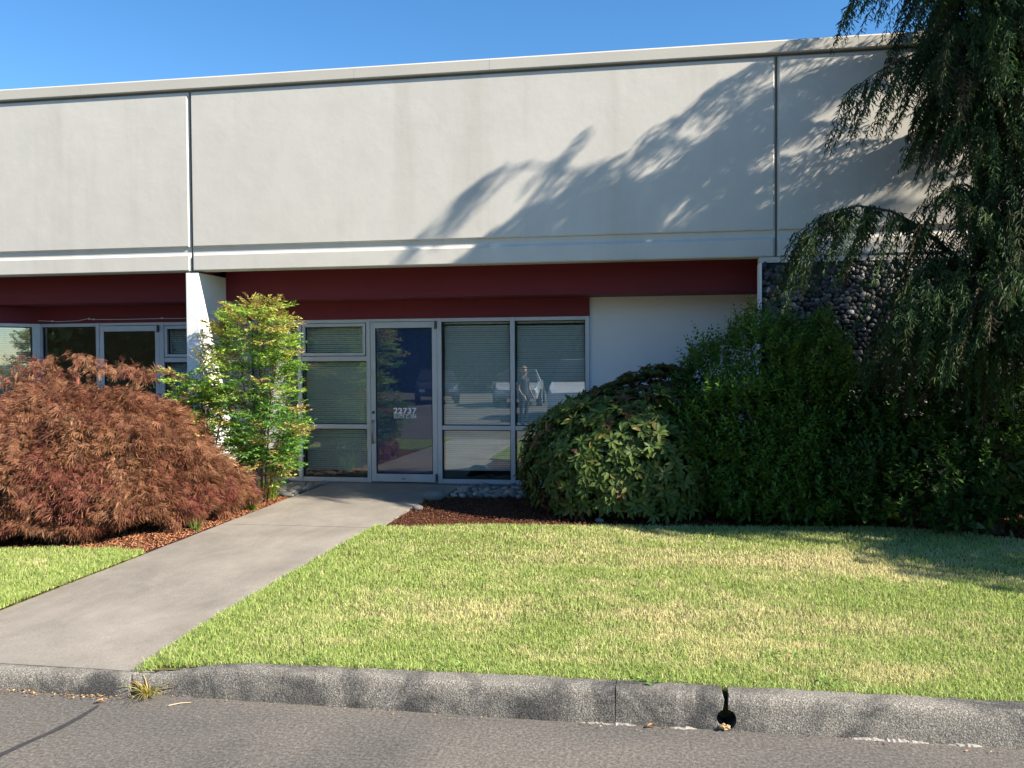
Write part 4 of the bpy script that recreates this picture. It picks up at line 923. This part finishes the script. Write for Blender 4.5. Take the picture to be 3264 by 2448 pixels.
# litter in the gutter
g = np.random.default_rng(9); V, Fc, C = [], [], []
n = 420; t = g.random(n); x = np.where(t < .6, g.uniform(-3.9, -2.75, n), g.uniform(-2.75, 2.0, n)); yk = np.where(x < -2.8, 4.255, 4.300)
P = np.stack([x, yk-np.abs(g.normal(0, .03, n)), np.full(n, .006)+g.random(n)*.006], 1); k = (t < .6) | (g.random(n) < .35); P = P[k]; n = len(P)
a = g.uniform(0, 6.28, n); D = np.stack([np.cos(a), np.sin(a), g.normal(0, .15, n)], 1); D, S, Nn = frames(D, g, g.normal(0, .25, n)); L = g.uniform(.006, .02, n)
V, Fc, c = cloud(P, D, S, Nn, L, L*.5, pick([(.30, .16, .08), (.42, .28, .14), (.18, .12, .07), (.5, .36, .2)], g, n, .3), BROAD_V, BROAD_F)
tag(link('leaf_litter', np_mesh('leaf_litter', V, Fc, c), M['chips']), 'dry brown leaf bits gathered along the foot of the kerb', 'litter', None, 'stuff')
p1, p2 = gz(364, 1524, .006), gz(413, 1517, .006)
tag(MB().tube([p1, (p1+p2)/2+np.array([0, .004, .003]), p2], [.003, .0026, .0016], 6).build('twig', plain('straw twig', (.5, .40, .26), .8)), 'thin straw-coloured twig lying on the asphalt by the dried weed', 'twig')
for i, (x, y, lab) in enumerate([(205, 1519, 'orange-brown dry leaf on the gutter near the walk'), (1398, 1572, 'curled tan dead leaf on the asphalt left of the drain hole')]):
    p = gz(x, y, .008); D = np.array([[.8, .5, .1]]); D, S, Nn = frames(D, np.random.default_rng(i)); L = np.array([.05])
    V, Fc, c = cloud(p[None]*0, D, S, Nn, L, L*.5, np.array([[.42, .2, .08]]), BROAD_V*np.array([1, 1, 2.5]), BROAD_F)
    o = link('dead_leaf', np_mesh('dead_leaf', V, Fc, c), M['chips']); o.location = p+np.array([0, 0, .006]); tag(o, lab, 'leaf')

# ================================================================== BEHIND THE CAMERA (seen only mirrored in the glass)
BGM = []
for q in range(4):
    g = np.random.default_rng(700+q); n = 3600; d = unit(g.normal(size=(n, 3))); rr = g.random(n)**.45; lump = 1+.30*(vnoise(d[:, 0]*2+q*7, d[:, 2]*2+d[:, 1], 1.5)-.5)*2
    P = d*(rr*lump)[:, None]*np.array([3.4, 3.4, 5.0])+np.array([0, 0, 4.7]); P = P[P[:, 2] > .1]; n = len(P)
    D, S, Nn = frames(unit(g.normal(size=(n, 3))), g, g.uniform(-1.5, 1.5, n)); L = g.uniform(.38, .74, n)
    V, Fc, c = cloud(P, D, S, Nn, L, L*.62, pick([(.05, .10, .02), (.075, .13, .028), (.04, .075, .02), (.10, .13, .03)], g, n), BROAD_V, BROAD_F)
    me = np_mesh('crown', V, Fc, c); me.materials.append(M['leaf']); BGM.append(me)
def bg_tree(i, x, y, h, label):
    root = tag(empty('roadside_tree', (x, y, -.05)), label, 'tree', 'trees across the parking lot'); k_ = h/9.7
    root.scale = (k_, k_, k_); root.rotation_euler.z = i*1.7
    MB().tube([(0, 0, 0), (.1, 0, 3), (0, .1, 6), (.1, .1, 8.8)], [.22, .17, .10, .03], 9).build('trunk', M['bark'], root, smooth=True)
    o = bpy.data.objects.new('crown', BGM[i % 4]); COL.objects.link(o); o.parent = root; o['kind'] = 'stuff'
lab = 'broad green tree in the row across the parking lot, mirrored in the shop glass'; lab2 = 'low green tree far beyond the right side of the parking lot'
i = 0
for row, (y, xa, xb, st) in enumerate([(-29, -44, -3, 3.7), (-34.5, -46, 1, 4.3)]):
    x = xa
    while x < xb:
        bg_tree(i, x+_s(i*2.1)*.6, y+_s(i*1.3)*1.2, 9.2+1.3*_s(i*3.7)-(2.2 if x > -8 else 0), lab); i += 1; x += st
for x in range(4, 60, 5): bg_tree(i, x+_s(i)*1.2, -46+_s(i*2)*2, 5.6+.8*_s(i*1.9), lab2); i += 1
def vehicle(name, label, loc, rz, paint, kind):
    root = tag(empty(name, loc), label, 'car'); root.rotation_euler.z = rz
    if kind == 'suv': sec = [(-2.35, .45, .95, .80, .78), (-2.25, .36, 1.10, .92, .90), (-1.2, .34, 1.14, .94, .91), (.8, .34, 1.16, .94, .91), (1.05, .34, 1.12, .94, .90), (2.1, .36, 1.0, .92, .84), (2.3, .45, .85, .82, .74)]; cab = [(-2.2, 1.10, .86), (-1.95, 1.80, .70), (.25, 1.84, .70), (1.0, 1.13, .84)]
    else: sec = [(-2.25, .45, .82, .78, .74), (-2.1, .32, .95, .86, .84), (-1.0, .28, .98, .89, .86), (.9, .28, .97, .89, .86), (2.0, .32, .80, .86, .80), (2.2, .42, .68, .76, .70)]; cab = [(-1.75, .95, .80), (-.95, 1.42, .62), (.25, 1.45, .62), (1.15, .96, .80)]
    V, Fc = [], []
    for (x, zb, zt, wb, wt) in sec:
        zm = zb+(zt-zb)*.55; V += [(x, -wb*.92, zb), (x, -wb, zm), (x, -wt, zt), (x, wt, zt), (x, wb, zm), (x, wb*.92, zb)]
    for i in range(len(sec)-1):
        for j in range(6): a = i*6+j; b = i*6+(j+1) % 6; Fc.append((a, b, b+6, a+6))
    Fc += [tuple(range(6)), tuple(len(V)-6+j for j in range(5, -1, -1))]
    MB().add(V, Fc).build('body', paint, root, .02)
    (x0, z0, w0), (x1, z1, w1), (x2, z2, w2), (x3, z3, w3) = cab
    roofm = MB().add([(x1, -w1, z1), (x2, -w2, z2), (x2, w2, z2), (x1, w1, z1), (x1, -w1, z1-.05), (x2, -w2, z2-.05), (x2, w2, z2-.05), (x1, w1, z1-.05)], [(0, 1, 2, 3), (7, 6, 5, 4), (0, 4, 5, 1), (2, 6, 7, 3), (1, 5, 6, 2), (0, 3, 7, 4)]).build('roof', paint, root)
    def quad(nm, a, b, c, d, mt): MB().add([a, b, c, d], [(0, 1, 2, 3)]).build(nm, mt, root)
    gl = M['gasket']
    quad('windscreen', (x2, -w2, z2-.03), (x2, w2, z2-.03), (x3, w3, z3), (x3, -w3, z3), gl); quad('rear_window', (x1, -w1, z1-.03), (x1, w1, z1-.03), (x0, w0, z0), (x0, -w0, z0), gl)
    for s in (-1, 1):
        MB().add([(x0, s*w0, z0), (x1, s*w1, z1-.03), (x2, s*w2, z2-.03), (x3, s*w3, z3)], [(0, 1, 2, 3)]).build('side_window', gl, root)
        MB().tube([((x1+x2)/2, s*(w1+.012), z1-.03), ((x1+x2)/2, s*(w0+.012), z0)], .035, 6).build('door_pillar', paint, root)
        for xw in (-1.4, 1.4):
            w = MB().tube([(xw, s*.72, .34), (xw, s*.93, .34)], .34, 20).build('wheel', M['gasket'], root); MB().tube([(xw, s*.93, .34), (xw, s*.945, .34)], .20, 14).build('rim', M['alu'], w)
        xf = sec[-1][0]
        MB().box(xf-.12, xf+.01, s*.62-.12, s*.62+.12, sec[-1][2]-.16, sec[-1][2]-.04).build('headlight', M['lettering'], root); MB().box(sec[0][0]-.01, sec[0][0]+.06, s*.66-.09, s*.66+.09, sec[0][2]-.20, sec[0][2]-.02).build('tail_light', plain('tail light red', (.5, .01, .01), .3), root)
wp = surf_mat('white car paint', [dict(s=2, stops=[(.3, (.72, .73, .74)), (.7, (.76, .77, .78))])], .3, (), .5, coat=.6)
dp = surf_mat('dark car paint', [dict(s=2, stops=[(.3, (.03, .035, .05)), (.7, (.04, .045, .06))])], .3, (), .5, coat=.6)
gp = surf_mat('silver car paint', [dict(s=2, stops=[(.3, (.4, .42, .45)), (.7, (.44, .46, .5))])], .3, (), .5, coat=.6)
vehicle('parked_car', 'white sport utility car behind the camera, mirrored in the shop window', (-2.35, -4.7, 0), rad(90), wp, 'suv')
vehicle('parked_car', 'dark sedan parked across the lot, mirrored in the blue door', (-9.6, -14.5, 0), rad(75), dp, 'sedan')
vehicle('parked_car', 'silver sedan parked across the lot, mirrored in the shop window', (-5.6, -12.5, 0), rad(85), gp, 'sedan')

def person(loc, rz):
    V = []; E_ = []; Rr = []
    def chain(pts, parent=None):
        prev = parent
        for (x, y, z, r) in pts:
            V.append((x, y, z)); Rr.append(r); i = len(V)-1
            if prev is not None: E_.append((prev, i))
            prev = i
        return prev
    pel = chain([(0, 0, .92, .14)]); ch = chain([(0, .01, 1.08, .125), (0, .0, 1.25, .15), (0, .0, 1.36, .13)], pel)
    nk = chain([(0, .0, 1.44, .055), (0, -.01, 1.50, .06), (0, -.025, 1.55, .088), (0, -.02, 1.62, .10), (0, -.01, 1.68, .07)], ch)
    for s in (-1, 1):
        h = chain([(s*.10, 0, .88, .095), (s*.11, -.01, .70, .085), (s*.11, -.01, .50, .058), (s*.11, .01, .30, .055), (s*.115, .02, .09, .04), (s*.12, -.06, .045, .038), (s*.125, -.14, .035, .028)], pel)
        w = chain([(s*.16, 0, 1.36, .06), (s*.21, .01, 1.28, .055), (s*.235, .02, 1.08, .043), (s*.22, -.10, .92, .034), (s*.215, -.16, .86, .03), (s*.212, -.19, .83, .032)], ch)
        for k_ in range(4): chain([(s*(.20+.012*k_), -.225-.004*k_, .80-.012*k_, .010), (s*(.20+.012*k_), -.24, .775-.012*k_, .008)], w)
        chain([(s*.19, -.20, .845, .011), (s*.178, -.225, .835, .009)], w)
    me = bpy.data.meshes.new('b'); me.from_pydata(V, E_, []); o = bpy.data.objects.new('b', me); COL.objects.link(o)
    o.modifiers.new('s', 'SKIN'); sv = me.skin_vertices[0].data
    for i, r in enumerate(Rr): sv[i].radius = (r, r*.82)
    sv[0].use_root = True
    o.modifiers.new('u', 'SUBSURF').levels = 1; o.modifiers['u'].render_levels = 1
    bpy.context.view_layer.update(); m2 = bpy.data.meshes.new_from_object(o.evaluated_get(bpy.context.evaluated_depsgraph_get())); bpy.data.objects.remove(o)
    root = tag(empty('person', loc), 'person in a grey T-shirt and dark trousers standing beside the camera, mirrored in the window', 'person'); root.rotation_euler.z = rz
    m2.materials.clear()
    for mt in (plain('skin', (.50, .31, .23), .6), plain('grey shirt', (.045, .05, .065), .9), plain('dark trousers', (.025, .03, .05), .9), plain('shoes', (.03, .03, .03), .7)): m2.materials.append(mt)
    for p in m2.polygons:
        z = p.center.z; ax = abs(p.center.x); p.use_smooth = True
        p.material_index = 3 if z < .075 else (2 if z < .97 and ax < .185 else (1 if z < 1.43 and (ax < .19 or z > 1.17) else 0))
    link('body', m2, None, root)
    bm = bmesh.new(); bmesh.ops.create_icosphere(bm, subdivisions=3, radius=1)
    bmesh.ops.delete(bm, geom=[v for v in bm.verts if v.co.y < -.35 and v.co.z < .45], context='VERTS')
    for v in bm.verts: v.co = (v.co.x*.105, v.co.y*.115+.005, v.co.z*.125+1.635-(.05 if v.co.z < 0 and v.co.y > 0 else 0))
    for f in bm.faces: f.smooth = True
    hm = bpy.data.meshes.new('hair'); bm.to_mesh(hm); bm.free(); link('hair', hm, plain('blond hair', (.42, .30, .15), .6), root)
    fm = MB()
    for s in (-1, 1): fm.box(s*.034-.012, s*.034+.012, -.118, -.105, 1.615, 1.627)
    fm.build('eyes', M['gasket'], root); MB().box(-.022, .022, -.113, -.10, 1.548, 1.556).build('mouth', plain('lips', (.35, .12, .11), .6), root)
    MB().add([(-.016, -.105, 1.575), (.016, -.105, 1.575), (0, -.105, 1.625), (0, -.138, 1.578)], [(0, 1, 3), (1, 2, 3), (2, 0, 3), (0, 2, 1)]).build('nose', plain('nose skin', (.50, .31, .23), .6), root)
person((-3.72, -1.2, 0), rad(120)); bpy.data.objects['person'].scale = (.94, .94, .94)
